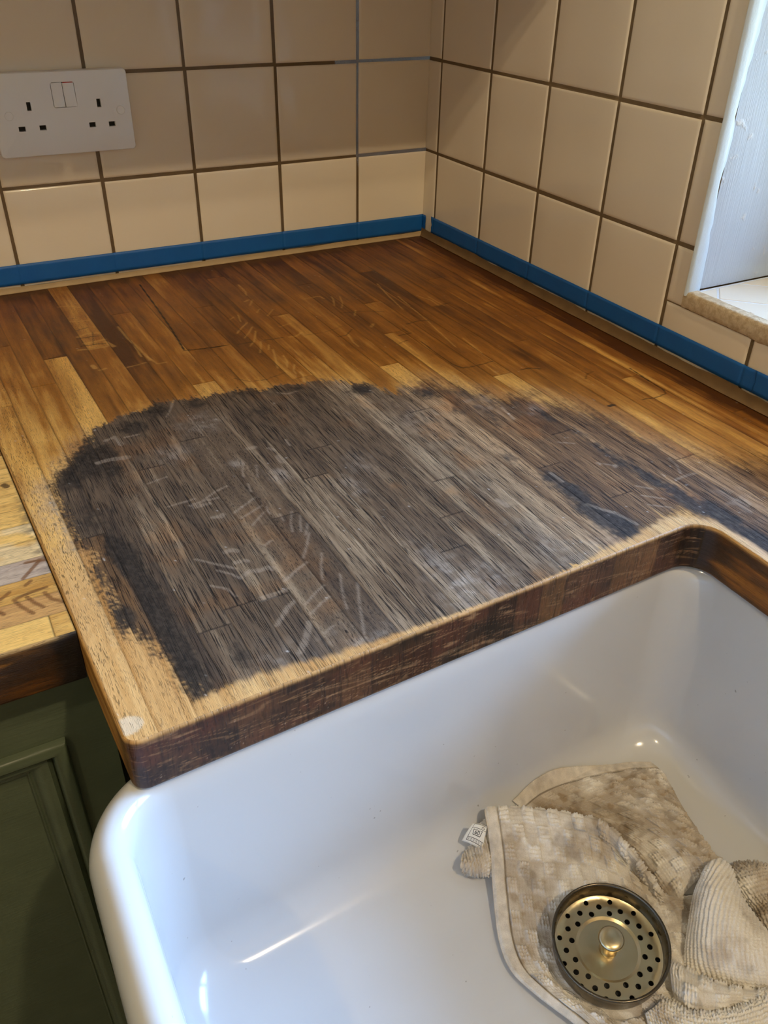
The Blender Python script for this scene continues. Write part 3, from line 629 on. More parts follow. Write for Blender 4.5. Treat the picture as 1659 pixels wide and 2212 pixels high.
    for pts, wd_, a in KNIFE:
        if wd_ <= 0: continue
        m = stroke(x, y, pts, wd_*.8, .0005)
        if m.any(): col = lerp(col, linv((30, 20, 13)), np.clip(m*a*1.1, 0, 1))
    # white paint drip near the front corner, specks
    c = WHITE_DRIP; m = sstep(1.15, .85, ((x-c[0])/.0085)**2+((y-c[1])/.0068)**2+.5*(mott-.5)); col = lerp(col, linv((216, 198, 168)), .62*m)
    sp = sstep(.955, .975, vn(x*620, y*620, 91))*sstep(.6, .75, vn(x*60, y*60, 92)); col = lerp(col, linv((220, 214, 205)), sp*.4)
    # seams between staves
    seam = np.maximum(sstep(.0009, .0002, du)*(.35+.5*vn(s*5.3, v*25, 93)), sstep(.0009, .0002, dv)*(.40+.35*g))
    col = lerp(col, col*.22, seam*(1-.5*rawm))
    return col, rough, pore, ln
def lerp1(a, b, m): return a+(b-a)*m
WHITE_DRIP = (-0.6038,-0.7151)
# signed distance to the grey patch, sampled once and interpolated
_gx = np.linspace(-.65, .0, 326); _gy = np.linspace(-.95, .0, 476)
_GX, _GY = np.meshgrid(_gx, _gy, indexing='ij'); _GS = poly_sdf(_GX, _GY, GREY)
def GSDF(x, y):
    fx = np.clip((x+.65)/.65*325, 0, 324.999); fy = np.clip((y+.95)/.95*475, 0, 474.999)
    i = fx.astype(int); j = fy.astype(int); a = fx-i; b = fy-j
    return (_GS[i, j]*(1-a)+_GS[i+1, j]*a)*(1-b)+(_GS[i, j+1]*(1-a)+_GS[i+1, j+1]*a)*b

class Acc:
    def __init__(s): s.V = []; s.F = []; s.c = []; s.f = []; s.u = []; s.n = 0
    def add(s, V, F, col, rough, pore, ln, uvw):
        s.V.append(V); s.F.append(F+s.n); s.n += len(V)
        s.c.append(np.concatenate([np.clip(col, 0, 1), np.ones((len(V), 1))], 1))
        s.f.append(np.stack([np.clip(pore, 0, 1), np.clip(rough, .05, 1), np.clip(ln, 0, 1), np.ones(len(V))], 1)); s.u.append(uvw)
    def build(s, name):
        return mesh(name, np.concatenate(s.V), np.concatenate(s.F), WOOD, attrs={'col': np.concatenate(s.c), 'fx': np.concatenate(s.f), 'uvw': np.concatenate(s.u)})

def axis(a, b, st):
    n = max(2, int(abs(b-a)/st)); t = np.linspace(a, b, n+1); d = np.sign(b-a)*.0005
    return np.unique(np.concatenate([t, [a+d, b-d]]))[::1 if b > a else -1]
THK = .039
def end_grain(n, s, q, h, seed):    # pigment of the cut ends: q along the edge, h height, s stave number
    tone = h2(np.asarray(s), np.full(len(s), 5), seed); f = fbm(q*45, h*90, seed, 4); vert = fbm(q*500, h*30, seed+3, 3)
    c = lerp(np.tile(linv((48, 34, 27)), (n, 1)), np.tile(linv((112, 74, 48)), (n, 1)), np.clip(.55*tone+1.1*(f-.38)+.4*(vert-.5), 0, 1))
    red = sstep(.5, .7, fbm(q*30, h*60, seed+6, 3)); c = lerp(c, np.tile(linv((104, 56, 36)), (n, 1)), .5*red)
    r_ = h2(np.asarray(s), np.full(len(s), 9), seed); odd = r_ > .84
    c = np.where(odd[:, None], lerp(c, np.tile(linv((150, 104, 58)), (n, 1)), .25+.3*f), c)
    drk = r_ < .2; c = np.where(drk[:, None], c*.6, c)
    c = c*(.72+.5*fbm(q*900, h*700, seed+8, 2))[:, None]
    for k, (sl, sc, am) in enumerate(((.10, 430, .55), (.22, 330, .4), (-.03, 380, .35), (.05, 260, .3))):
        v_ = vn(q*(9+3*k)+k*31, (h+sl*q)*sc, seed+20+k); rg = 1-np.abs(2*v_-1)
        m = sstep(.90, .985, rg)*sstep(.45, .62, vn(q*70+k*9, (h+sl*q)*sc*.7, seed+40+k)); c = lerp(c, np.tile(linv((184, 142, 100)), (n, 1)), am*m)
    pt_ = sstep(.93, .97, vn(q*1100, h*1100, seed+60)); c = lerp(c, np.tile(linv((210, 190, 165)), (n, 1)), .5*pt_*sstep(.5, .7, vn(q*60, h*60, seed+61)))
    c = lerp(c, c*.5, sstep(-.010, -.003, h)*.45*sstep(.4, .6, f))
    return c*.74
def main_top():
    A = Acc()
    edges = [None]+XK+[-.0012]
    for s in range(0, 29):
        if s == 0: x0, x1 = None, XK[0]
        elif s == 28: x0, x1 = XK[27], -.0012
        else: x0, x1 = XK[s-1], XK[s]
        W = (x1-x0) if s else .016
        ts = axis(0, 1, .0010/W)/1.0
        if s == 19: ts = np.unique(np.concatenate([ts, 1-.5*np.linspace(0, 1, 24)**2]))
        if s == 0: ts = np.unique(np.concatenate([ts, .5*np.linspace(0, 1, 14)**2]))
        js = JOINTS.get(s, [])
        ends = [0.0]+js+[None]
        for k in range(len(ends)-1):
            xs0 = (xl(-.72)+ts*(x1-xl(-.72))) if s == 0 else x0+ts*(x1-x0)
            a = np.full(len(ts), ends[k] if k else -.0012)
            far = s >= 20
            if ends[k+1] is not None: b = np.full(len(ts), ends[k+1])
            else: b = np.full(len(ts), -.86) if far else yend(xs0)
            if s == 19 and ends[k+1] is None: b = np.maximum(b, -.86)
            m = max(3, int(abs(b.min()-a[0])/.0013)); tv = np.linspace(0, 1, m+1); e_ = .0005/abs(b.min()-a[0]); tv = np.unique(np.concatenate([tv, [e_, 1-e_]]))
            Y = a[:, None]+(b-a)[:, None]*tv[None]
            if s == 0:
                L = xl(np.minimum(Y, 0)); X = np.where(Y > -.712, L+ts[:, None]*(x1+sh(x1, Y)-L), xs0[:, None]+ts[:, None]*sh(x1, Y))
                X = lerpw(X, L+ts[:, None]*(x1+sh(x1, Y)-L), xs0[:, None]+ts[:, None]*sh(x1, Y), sstep(-.70, -.72, Y))
            else:
                X = xs0[:, None]+0*Y; X = X+sh(X, Y)
            Wd = X[-1]-X[0]
            du = np.minimum(X-X[0][None], X[-1][None]-X); dv = np.minimum(np.abs(Y-a[:, None]) if k else 1+0*Y, np.abs(Y-b[:, None]) if ends[k+1] is not None else 1+0*Y)
            x = X.ravel(); y = Y.ravel(); du = du.ravel(); dv = dv.ravel(); u = x+.37*s+.11*k; v = y+1.7*s+.9*k
            tone = TONE[s][min(k, len(TONE[s])-1)]
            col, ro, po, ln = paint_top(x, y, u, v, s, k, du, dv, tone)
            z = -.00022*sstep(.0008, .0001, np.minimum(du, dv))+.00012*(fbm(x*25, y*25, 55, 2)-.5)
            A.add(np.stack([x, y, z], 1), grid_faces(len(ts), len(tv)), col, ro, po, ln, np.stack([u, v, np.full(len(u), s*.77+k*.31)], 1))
            if far and ends[k+1] is None:       # the rest of the run, outside the picture
                V = np.array([(X[0, -1], -.86, 0), (X[0, -1], DEEP, 0), (X[-1, -1], -.86, 0), (X[-1, -1], DEEP, 0)]); cc = np.tile(oilcol(np.array([.35])), (4, 1))
                A.add(V, grid_faces(2, 2), cc, np.full(4, .4), np.full(4, .4), np.full(4, .4), np.stack([V[:, 0], V[:, 1], np.full(4, s)], 1))
    # edge faces follow the outline
    path = []
    for y in np.arange(0, -.7190, -.0015): path.append((float(xl(y)) if y > -.70 else float(xl(y)*1), y))
    X0 = float(xl(-.72)); cx, cy = X0+RL, float(yf(X0+RL))+RL
    path = [p for p in path if p[1] > cy]
    for th in np.linspace(PI, PI*1.5, 10): path.append((cx+RL*math.cos(th), cy+RL*math.sin(th)))
    for x in np.arange(cx+.0006, CXC, .0006): path.append((x, float(yf(x))))
    for th in np.linspace(PI/2, 0, 22): path.append((CXC+RC*math.cos(th), CYC+RC*math.sin(th)))
    for y in list(np.arange(CYC-.0015, -.90, -.0015))+list(np.linspace(-.92, DEEP, 10)): path.append((XCUT, y))
    p = np.array(path); d = np.gradient(p, axis=0); d /= np.linalg.norm(d, axis=1)[:, None]; nrm = np.stack([d[:, 1], -d[:, 0]], 1)   # outward
    q = np.concatenate([[0], np.cumsum(np.linalg.norm(np.diff(p, axis=0), axis=1))])
    prof = [(0, 0), (.0007, -.0004), (.0012, -.0011), (.0015, -.0022)]+[(.0015, z) for z in np.linspace(-.0034, -.0365, 54)]+[(.0012, -.0378), (.0004, -.0387), (-.0006, -.039), (-.03, -.039)]
    o = np.array(prof); n, m = len(p), len(o)
    XX = p[:, None, 0]+nrm[:, None, 0]*o[None, :, 0]; YY = p[:, None, 1]+nrm[:, None, 1]*o[None, :, 0]; ZZ = np.tile(o[None, :, 1], (n, 1))
    Q = np.tile(q[:, None], (1, m)).ravel(); H = ZZ.ravel(); x = XX.ravel(); y = YY.ravel(); N = len(x)
    side = np.tile((p[:, 0] < X0+.0016)[:, None], (1, m)).ravel(); cut = np.tile(((p[:, 0] >= CXC+RC*.75) & (p[:, 1] < float(yf(CXC))))[:, None], (1, m)).ravel()
    st = np.maximum(np.floor((x-XK[0])/PIT).astype(int), 0)
    ce = end_grain(N, st, Q, H, 200)
    lf = fbm(Q*8, H*260, 210, 4); cs = oilcol(.62+.5*(lf-.5)+.2*(fbm(Q*40, H*40, 211, 3)-.5)-.5*sstep(-.02, -.045, -H*-1*1)*0)
    cs = lerp(cs, np.tile(linv((60, 40, 24)), (N, 1)), .75*sstep(-.698, -.722, y)*side)
    cc = oilcol(.34+.75*(fbm(Q*7, H*200, 220, 4)-.5)+.25*(fbm(Q*30, H*60, 221, 3)-.5)); cc = lerp(cc, np.tile(linv((52, 36, 24)), (N, 1)), .8*sstep(.52, .72, fbm(Q*14, H*70, 222, 3)))
    cc = lerp(cc, np.tile(linv((36, 26, 18)), (N, 1)), .8*np.exp(-((Q-q[np.argmax((p[:, 0] >= CXC+RC*.75))])/.012)**2))
    col = np.where(cut[:, None], cc, np.where(side[:, None], cs, ce))
    seam = (~side & ~cut)*sstep(.0012, .0003, np.abs(((x-XK[0])/PIT-np.round((x-XK[0])/PIT))*PIT)); col = lerp(col, col*.45, seam*.6)
    rim = sstep(-.0030, -.0004, H)          # top arris shows the pale sanded wood
    tan = np.tile(linv((206, 160, 100)), (N, 1)); col = lerp(col, tan, rim*np.where(side, .9, np.where(cut, .85, .45+.4*(fbm(Q*60, 0*Q, 7, 2)))))
    po = np.where(side | cut, .6, .45); ln = np.where(side | cut, .5, .2)
    uvw = np.stack([np.where(side | cut, H, Q*.35), np.where(side | cut, Q, H*.5), np.where(side | cut, 3., st*.7)], 1)
    A.add(np.stack([x, y, ZZ.ravel()], 1), grid_faces(n, m)[:, ::-1], col, np.full(N, .42), po, ln, uvw)
    o = A.build('oak_worktop'); return o
def lerpw(X, A_, B_, m): return A_+(B_-A_)*m
sink_top = main_top()
tag(sink_top, 'oak stave worktop with a large greyed and blackened bare patch beside the sink', 'worktop')

def left_top():
    A = Acc(); Y0 = -.6265; XL = -1.25
    tones = [.96, .66, .72, .50, .86, .98, .92, .96, .88, .96, .82, .34, .55, .62, .48, .6, .5, .55, .45, .5, .4, .5, .45, .5, .4, .35, .3, .3, .3]
    ns = 29
    for s in range(ns):
        ya = Y0+.0217*s; yb = min(ya+.0217, -.0012)
        if ya >= -.003: break
        cuts = {0: [-.6245], 1: [-.655], 3: [-.80], 5: [-.70], 7: [-.9]}.get(s, [-.7-.13*(s % 3)])
        ys = axis(ya, yb, .0008 if s < 12 else .0013)
        xe = lambda y: xl(y)-.0019
        ends = [None]+cuts+[XL]
        for k in range(len(ends)-1):
            b = np.full(len(ys), ends[k+1]); a = xe(ys) if ends[k] is None else np.full(len(ys), ends[k])
            fine = -.72
            L = abs(b[0]-a.max()); tv = np.linspace(0, 1, max(3, int(L/(.0009 if a.max() > fine else .01)))+1)
            X = a[:, None]+(b-a)[:, None]*tv[None]; Y = ys[:, None]+0*X; x = X.ravel(); y = Y.ravel(); n = len(x); u = y+.3*s; v = x+1.3*s+.7*k
            du = np.minimum(y-ya, yb-y); dv = (np.minimum(np.abs(X-a[:, None]), np.abs(X-b[:, None]))).ravel()
            fig = fbm(u*60, v*5, 300+s, 4); stk = fbm(u*420, v*9, 320+s, 3)
            t = tones[s]+.35*(fig-.5)+.3*(stk-.5)-(.22 if (s == 0 and k == 0) else 0)
            col = np.minimum(oilcol(t)*np.array([1.10, 1.16, 1.28]), .85)
            if s in (3,): col = lerp(col, np.tile(linv((190, 176, 158)), (n, 1)), .65*sstep(.3, .6, fig))
            if s in (5, 4): col = lerp(col, np.tile(linv((226, 204, 160)), (n, 1)), .5*sstep(.4, .6, fbm(x*40, y*60, 8, 3)))
            if s == 1: col = lerp(col, np.tile(linv((204, 154, 100)), (n, 1)), np.full(n, .45))
            g = sstep(.010, .0, dv if k == 0 else dv*0+1)*sstep(.4, .62, fbm(x*160, y*200, 44, 3))*sstep(-.60, -.52, y)*sstep(-.44, -.48, y)
            col = lerp(col, np.tile(linv((70, 58, 48)), (n, 1)), .6*g)
            for pts in LFLECK:
                m = stroke(x, y, pts, .0016, .0012)
                if m.any(): col = lerp(col, np.tile(linv((120, 74, 36)), (n, 1)), m*.8)
            m = stroke(x, y, [(-0.6267,-0.4350), (-0.6252,-0.4381)], .004, .001); col = lerp(col, np.tile(linv((60, 36, 18)), (n, 1)), m*.8)
            seam = np.maximum(sstep(.0008, .0002, du)*.5, sstep(.0010, .0003, dv)*.85); col = lerp(col, col*.22, seam)
            A.add(np.stack([x, y, -.0002*seam], 1), grid_faces(len(ys), len(tv))[:, ::-1], col, .40+.15*fig, np.full(n, .5), np.full(n, .45), np.stack([u, v, np.full(n, s*.7+k)], 1))
    xs = np.concatenate([np.arange(float(xl(Y0))-.0019, -.72, -.0014), np.linspace(-.73, XL, 30)])
    prof = [(0, 0), (.0007, -.0004), (.0012, -.0011), (.0015, -.0022)]+[(.0015, z) for z in np.linspace(-.0034, -.0365, 26)]+[(.0012, -.0378), (.0004, -.0387), (-.0006, -.039), (-.03, -.039)]
    o = np.array(prof); X = np.tile(xs[:, None], (1, len(o))).ravel(); Y = np.tile((Y0-o[:, 0])[None], (len(xs), 1)).ravel(); Z = np.tile(o[:, 1][None], (len(xs), 1)).ravel(); N = len(X)
    t = .30+.7*(fbm(X*9, Z*170, 350, 4)-.5); col = oilcol(t); blk = sstep(.46, .68, fbm(X*12, Z*85, 351, 4)+.30*sstep(-.66, -.615, X)); col = lerp(col, np.tile(linv((34, 25, 18)), (N, 1)), .85*blk)
    col = lerp(col, np.tile(linv((20, 16, 13)), (N, 1)), .9*sstep(-.632, -.622, X+.006*(fbm(X*200, Z*200, 3, 2)-.5)))
    col = lerp(col, np.tile(linv((206, 160, 96)), (N, 1)), .6*sstep(-.0028, -.0003, Z)*sstep(-.615, -.63, X))
    A.add(np.stack([X, Y, Z], 1), grid_faces(len(xs), len(o))[:, ::-1], col, np.full(N, .5), np.full(N, .75), np.full(N, .4), np.stack([Z, X, np.full(N, 9.)], 1))
    return tag(A.build('oak_worktop'), 'lighter oak worktop butted at a right angle on the left, above the green door', 'worktop')
LFLECK = [[(-0.6409,-0.5796), (-0.6381,-0.5881), (-0.6323,-0.5985)], [(-0.6332,-0.5805), (-0.6298,-0.5884), (-0.6256,-0.5950)], [(-0.6226,-0.5808), (-0.6196,-0.5896), (-0.6124,-0.5963)], [(-0.6199,-0.5452), (-0.6265,-0.5530), (-0.6323,-0.5600)], [(-0.6281,-0.5432), (-0.6209,-0.5441), (-0.6130,-0.5469)], [(-0.6386,-0.5788), (-0.6304,-0.5768), (-0.6205,-0.5756)], [(-0.6486,-0.5757), (-0.6455,-0.5732), (-0.6424,-0.5707)], [(-0.6321,-0.5681), (-0.6284,-0.5646)], [(-0.6503,-0.5878), (-0.6486,-0.5915)]]
left_wt = left_top()

# ------------------------------------------------------------------ fireclay sink
SX0, SX1, SY1, SY0 = -.6422, -.1505, -.6956, -1.300
FLOORZ = -.227
def rrect(d, r, z, n=12):
    x0, x1, y0, y1 = SX0+d, SX1-d, SY0+d, SY1-d; out = []
    for cx, cy, t0 in ((x1-r, y1-r, 0), (x0+r, y1-r, PI/2), (x0+r, y0+r, PI), (x1-r, y0+r, PI*1.5)):
        for k in range(n+1):
            t = t0+PI/2*k/n; x = cx+r*math.cos(t); y = cy+r*math.sin(t)
            out.append((x+.006*(y-SY1), y+.0415*(x+.42)*(1 if y > -1 else 0), z))
    return out
def sink():
    prof = [(.010, .045, -.300), (.003, .052, -.297), (0, .055, -.288), (0, .055, -.070), (0, .055, -.058), (.0006, .0545, -.0525), (.0022, .053, -.0475), (.0050, .0505, -.0430), (.0085, .047, -.0404), (.0120, .0435, -.0396),
            (.0150, .041, -.0399), (.0185, .038, -.0416), (.0212, .036, -.0446), (.0230, .035, -.0490), (.0240, .0345, -.0560), (.0245, .034, -.075), (.0255, .034, -.13), (.0265, .034, -.190),
            (.0275, .034, -.1995), (.0300, .034, -.2080), (.0345, .034, -.2155), (.0410, .036, -.2215), (.0490, .040, -.2252), (.0580, .044, -.2268), (.075, .05, -.2275), (.12, .08, -.2282), (.18, .06, -.2292), (.215, .02, -.2296)]
    V = []; F = []; n = None
    for d, r, z in prof:
        ring = rrect(d, r, z); n = len(ring); V += ring
    for i in range(len(prof)-1):
        for k in range(n):
            k2 = (k+1) % n; F.append((i*n+k, i*n+k2, (i+1)*n+k2, (i+1)*n+k))
    F.append(tuple((len(prof)-1)*n+k for k in range(n))); F.append(tuple(reversed(range(n))))
    o = mesh('belfast_sink', V, F, CERAMIC)
    m = o.modifiers.new('sub', 'SUBSURF'); m.levels = 1; m.render_levels = 2
    return tag(o, 'white ceramic butler sink with rounded rim under the worktop edge', 'sink')
snk = sink()
# ------------------------------------------------------------------ towel in the sink
def cr(a, t):                       # Catmull-Rom along the first axis
    n = len(a); i = np.clip(np.floor(t).astype(int), 0, n-2); f = (t-i)
    g = lambda k: a[np.clip(k, 0, n-1)]
    p0, p1, p2, p3 = g(i-1), g(i), g(i+1), g(i+2)
    p0 = np.where((i == 0).reshape(-1, *[1]*(a.ndim-1)), 2*p1-p2, p0); p3 = np.where((i == n-2).reshape(-1, *[1]*(a.ndim-1)), 2*p2-p1, p3)
    f = f.reshape(-1, *[1]*(a.ndim-1))
    return .5*((2*p1)+(-p0+p2)*f+(2*p0-5*p1+4*p2-p3)*f**2+(-p0+3*p1-3*p2+p3)*f**3)
def sink_floor(x, y):
    d = np.minimum(np.minimum(x-.006*(y-SY1)-SX0, SX1+.006*(y-SY1)-x), SY1+.0415*(x+.42)-y)
    R_ = .062; dx, dy = SX1+.006*(y-SY1)-x, SY1+.0415*(x+.42)-y
    d = np.where((dx < R_) & (dy < R_), R_-np.hypot(R_-dx, R_-dy), d)
    return np.interp(d, [.0265, .0275, .0300, .0345, .0410, .0490, .0580, .075, .12, .18], [-.190, -.1985, -.2065, -.2138, -.2198, -.2236, -.2254, -.2266, -.2277, -.2286])+.0006
SCEN = (-0.3497,-0.8573,-0.1970)
SC_, STILT = np.array(SCEN), math.radians(6.0)
def strainer_under(x, y):           # height of the strainer's underside over the towel
    vx, vy = -.635-SC_[0], -1.048-SC_[1]; L = math.hypot(vx, vy); vx, vy = vx/L, vy/L
    a = (x-SC_[0])*vx+(y-SC_[1])*vy; r = np.hypot(x-SC_[0], y-SC_[1])
    z = SC_[2]-.0194/math.cos(STILT)-a*math.tan(STILT)-.0009
    return np.where(r < .0402, z, z+(r-.0402)*5)
TV, TF, TC, TN = [], [], [], [0]
def patch(rows, step=.0006, kind='check', seed=1, hem=(), thick=.0022, dirt=.5, st_off=(0, 0)):
    """one fold of the towel: rows of control points swept to a fine sheet with raised loops"""
    a = np.array(rows, float); a[..., 0] = np.minimum(a[..., 0], -.206)
    Lu = np.linalg.norm(np.diff(a, axis=0), axis=2).mean(1).sum(); Lv = np.linalg.norm(np.diff(a, axis=1), axis=2).mean(0).sum()
    nu = int(Lu/step)+2; nv = int(Lv/step)+2
    b = cr(a, np.linspace(0, len(a)-1, nu)); b = np.swapaxes(cr(np.swapaxes(b, 0, 1), np.linspace(0, a.shape[1]-1, nv)), 0, 1)
    # true lengths for the weave
    su = np.concatenate([np.zeros((1, nv)), np.cumsum(np.linalg.norm(np.diff(b, axis=0), axis=2), 0)]); sv = np.concatenate([np.zeros((nu, 1)), np.cumsum(np.linalg.norm(np.diff(b, axis=1), axis=2), 1)], 1)
    su = su.mean(1)[:, None]+0*su; sv = sv+0*su
    N = np.cross(np.gradient(b, axis=0), np.gradient(b, axis=1)); N /= np.linalg.norm(N, axis=2)[..., None]+1e-12
    if N[..., 2].mean() < 0: N = -N
    S, T_ = su+st_off[0], sv+st_off[1]
    wob = .0009*(fbm(S*260, T_*260, seed, 2)-.5)
    S2, T2 = S+wob, T_+.0009*(fbm(S*260, T_*260, seed+5, 2)-.5)
    pu, pv = .0024, .0020
    loops = (np.abs(np.sin(PI*S2/pu))**.6)*(np.abs(np.sin(PI*T2/pv))**.6)*(.55+.9*h2(np.floor(S2/pu), np.floor(T2/pv), seed))
    ribs = np.abs(np.sin(PI*T2/.0030))**.8*(.65+.5*np.abs(np.sin(PI*S2/.0019))**.7)
    ck = (np.floor(S/.0105)+np.floor(T_/.0095)) % 2
    soft = sstep(.0, .0012, np.minimum(S % .0105, .0105-S % .0105))*sstep(.0, .0012, np.minimum(T_ % .0095, .0095-T_ % .0095))
    if kind == 'check': hgt = .0022*loops*(ck*soft)+.0005*loops*(1-ck*soft)+.0009*ck*soft
    elif kind == 'rib': hgt = .0015*ribs+.0003*loops
    else: hgt = .0024*loops+.0006*fbm(S*700, T_*700, seed+9, 2)
    hemm = np.zeros_like(S); seamm = np.zeros_like(S)
    du = {'u0': su, 'u1': su.max(0)[None]-su, 'v0': sv, 'v1': sv.max(1)[:, None]-sv}
    for h_ in hem:
        d = du[h_]; hemm = np.maximum(hemm, sstep(.0100, .0088, d)); seamm = np.maximum(seamm, np.exp(-((d-.0100)/.0006)**2)); 
        hgt = hgt*(1-hemm)+hemm*(.0012+.00025*np.abs(np.sin(PI*d/.0011)))-.0011*seamm
    hgt = hgt+.0012*(fbm(S*90, T_*90, seed+2, 3)-.5)
    edge = np.minimum(np.minimum(du['u0'], du['u1']), np.minimum(du['v0'], du['v1'])); rnd = np.sqrt(np.clip(edge/.0022, 0, 1)); 
    top = b+N*(thick*.5*rnd+hgt*np.clip(rnd, .15, 1))[..., None]; bot = b-N*(thick*.5*rnd)[..., None]
    bot[..., 2] = np.maximum(bot[..., 2], sink_floor(bot[..., 0], bot[..., 1])+.0008)
    under = strainer_under(top[..., 0], top[..., 1]); top[..., 2] = np.minimum(np.maximum(top[..., 2], bot[..., 2]+.0002), np.maximum(under, bot[..., 2]+.0002)); bot[..., 2] = np.minimum(bot[..., 2], np.maximum(under-.0012, sink_floor(bot[..., 0], bot[..., 1])+.0006)); top[..., 2] = np.where(under < top[..., 2], np.maximum(under, bot[..., 2]+.0002), top[..., 2])
    base = linv((232, 227, 218)); stain = linv((158, 136, 106)); dark = linv((122, 110, 98))
    X, Y = b[..., 0].ravel(), b[..., 1].ravel(); n = nu*nv
    m = sstep(.50, .74, fbm(X*38, Y*38, 401, 4)+.42*(dirt-.5))*.55; m = m+.35*sstep(.56, .72, fbm(X*150, Y*150, 403, 3))*dirt
    gk = sstep(.62, .8, fbm(X*80+3, Y*80, 405, 3)+.2*(dirt-.5))*.35
    c = lerp(np.tile(base, (n, 1)), np.tile(stain, (n, 1)), np.clip(m, 0, .85)); c = lerp(c, np.tile(dark, (n, 1)), gk)
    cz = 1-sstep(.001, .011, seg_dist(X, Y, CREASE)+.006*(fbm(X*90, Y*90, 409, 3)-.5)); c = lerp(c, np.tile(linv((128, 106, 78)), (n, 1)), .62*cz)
    low = (1-np.clip(hgt.ravel()/.0016, 0, 1)); c = lerp(c, c*np.array([.70, .66, .60]), low*(.35+.5*dirt))  # crevice shade between the loops is painted into the towel colour
    c = lerp(c, np.tile(linv((212, 202, 186)), (n, 1))*(.72+.5*fbm(X*260, Y*260, 7, 2))[:, None], .65*hemm.ravel()); c = lerp(c, c*.35, .8*seamm.ravel())
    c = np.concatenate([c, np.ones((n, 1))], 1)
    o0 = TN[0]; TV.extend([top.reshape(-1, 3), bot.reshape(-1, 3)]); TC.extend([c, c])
    f = grid_faces(nu, nv); up = np.cross(b[1, 0]-b[0, 0], b[0, 1]-b[0, 0])[2] > 0
    fl = f if up else f[:, ::-1]
    TF.extend([fl+o0, fl[:, ::-1]+o0+n])
    i = np.arange(nu*nv).reshape(nu, nv); bd = np.concatenate([i[:, 0], i[-1, 1:], i[-2::-1, -1], i[0, -2:0:-1]]); b2 = np.roll(bd, -1)
    q = np.stack([bd, b2, b2+n, bd+n], 1); TF.append((q if up else q[:, ::-1])+o0)
    TN[0] += 2*n
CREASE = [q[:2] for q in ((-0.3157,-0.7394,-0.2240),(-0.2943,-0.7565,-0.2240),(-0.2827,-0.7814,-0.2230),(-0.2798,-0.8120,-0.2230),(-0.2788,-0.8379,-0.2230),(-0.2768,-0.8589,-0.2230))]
A_ = [[(-0.3567,-0.7331,-0.2220),(-0.3335,-0.7452,-0.2220),(-0.3065,-0.7633,-0.2230),(-0.2868,-0.7821,-0.2240),(-0.2823,-0.8088,-0.2250),(-0.2828,-0.8324,-0.2260),(-0.2828,-0.8495,-0.2260)],
      [(-0.3653,-0.7317,-0.2020),(-0.3380,-0.7444,-0.2040),(-0.3138,-0.7642,-0.2010),(-0.2965,-0.7849,-0.1980),(-0.2917,-0.8105,-0.2000),(-0.2889,-0.8320,-0.2080),(-0.2835,-0.8469,-0.2210)],
      [(-0.3716,-0.7452,-0.2040),(-0.3472,-0.7573,-0.2060),(-0.3233,-0.7743,-0.2050),(-0.3039,-0.7911,-0.2050),(-0.2936,-0.8121,-0.2090),(-0.2876,-0.8321,-0.2170),(-0.2860,-0.8495,-0.2210)],
      [(-0.3791,-0.7616,-0.2120),(-0.3583,-0.7739,-0.2130),(-0.3346,-0.7878,-0.2140),(-0.3145,-0.8017,-0.2140),(-0.3001,-0.8199,-0.2150),(-0.2896,-0.8410,-0.2190),(-0.2637,-0.8553,-0.2210)],
      [(-0.3913,-0.7835,-0.2190),(-0.3730,-0.7951,-0.2190),(-0.3539,-0.8079,-0.2180),(-0.3302,-0.8203,-0.2180),(-0.3132,-0.8359,-0.2200),(-0.2973,-0.8546,-0.2220),(-0.2756,-0.8699,-0.2220)],
      [(-0.4057,-0.8119,-0.2230),(-0.3903,-0.8221,-0.2225),(-0.3731,-0.8334,-0.2220),(-0.3476,-0.8469,-0.2220),(-0.3277,-0.8574,-0.2220),(-0.3092,-0.8719,-0.2230),(-0.2868,-0.8863,-0.2230)],
      [(-0.4104,-0.8335,-0.2235),(-0.3957,-0.8425,-0.2225),(-0.3813,-0.8539,-0.2220),(-0.3593,-0.8655,-0.2220),(-0.3401,-0.8757,-0.2220),(-0.3202,-0.8856,-0.2230),(-0.3001,-0.8974,-0.2240)],
      [(-0.4048,-0.8548,-0.2235),(-0.3915,-0.8636,-0.2190),(-0.3791,-0.8745,-0.2200),(-0.3646,-0.8850,-0.2210),(-0.3486,-0.8935,-0.2210),(-0.3336,-0.8992,-0.2220),(-0.3169,-0.9037,-0.2240)],
      [(-0.3951,-0.8771,-0.2235),(-0.3866,-0.8850,-0.2170),(-0.3766,-0.8956,-0.2170),(-0.3657,-0.9049,-0.2180),(-0.3545,-0.9118,-0.2190),(-0.3405,-0.9183,-0.2210),(-0.3290,-0.9233,-0.2230)],
      [(-0.3863,-0.9018,-0.2235),(-0.3807,-0.9090,-0.2180),(-0.3720,-0.9180,-0.2180),(-0.3632,-0.9251,-0.2190),(-0.3536,-0.9312,-0.2200),(-0.3430,-0.9364,-0.2210),(-0.3308,-0.9404,-0.2230)]]
patch(A_, seed=11, hem=('v0',), dirt=.62)
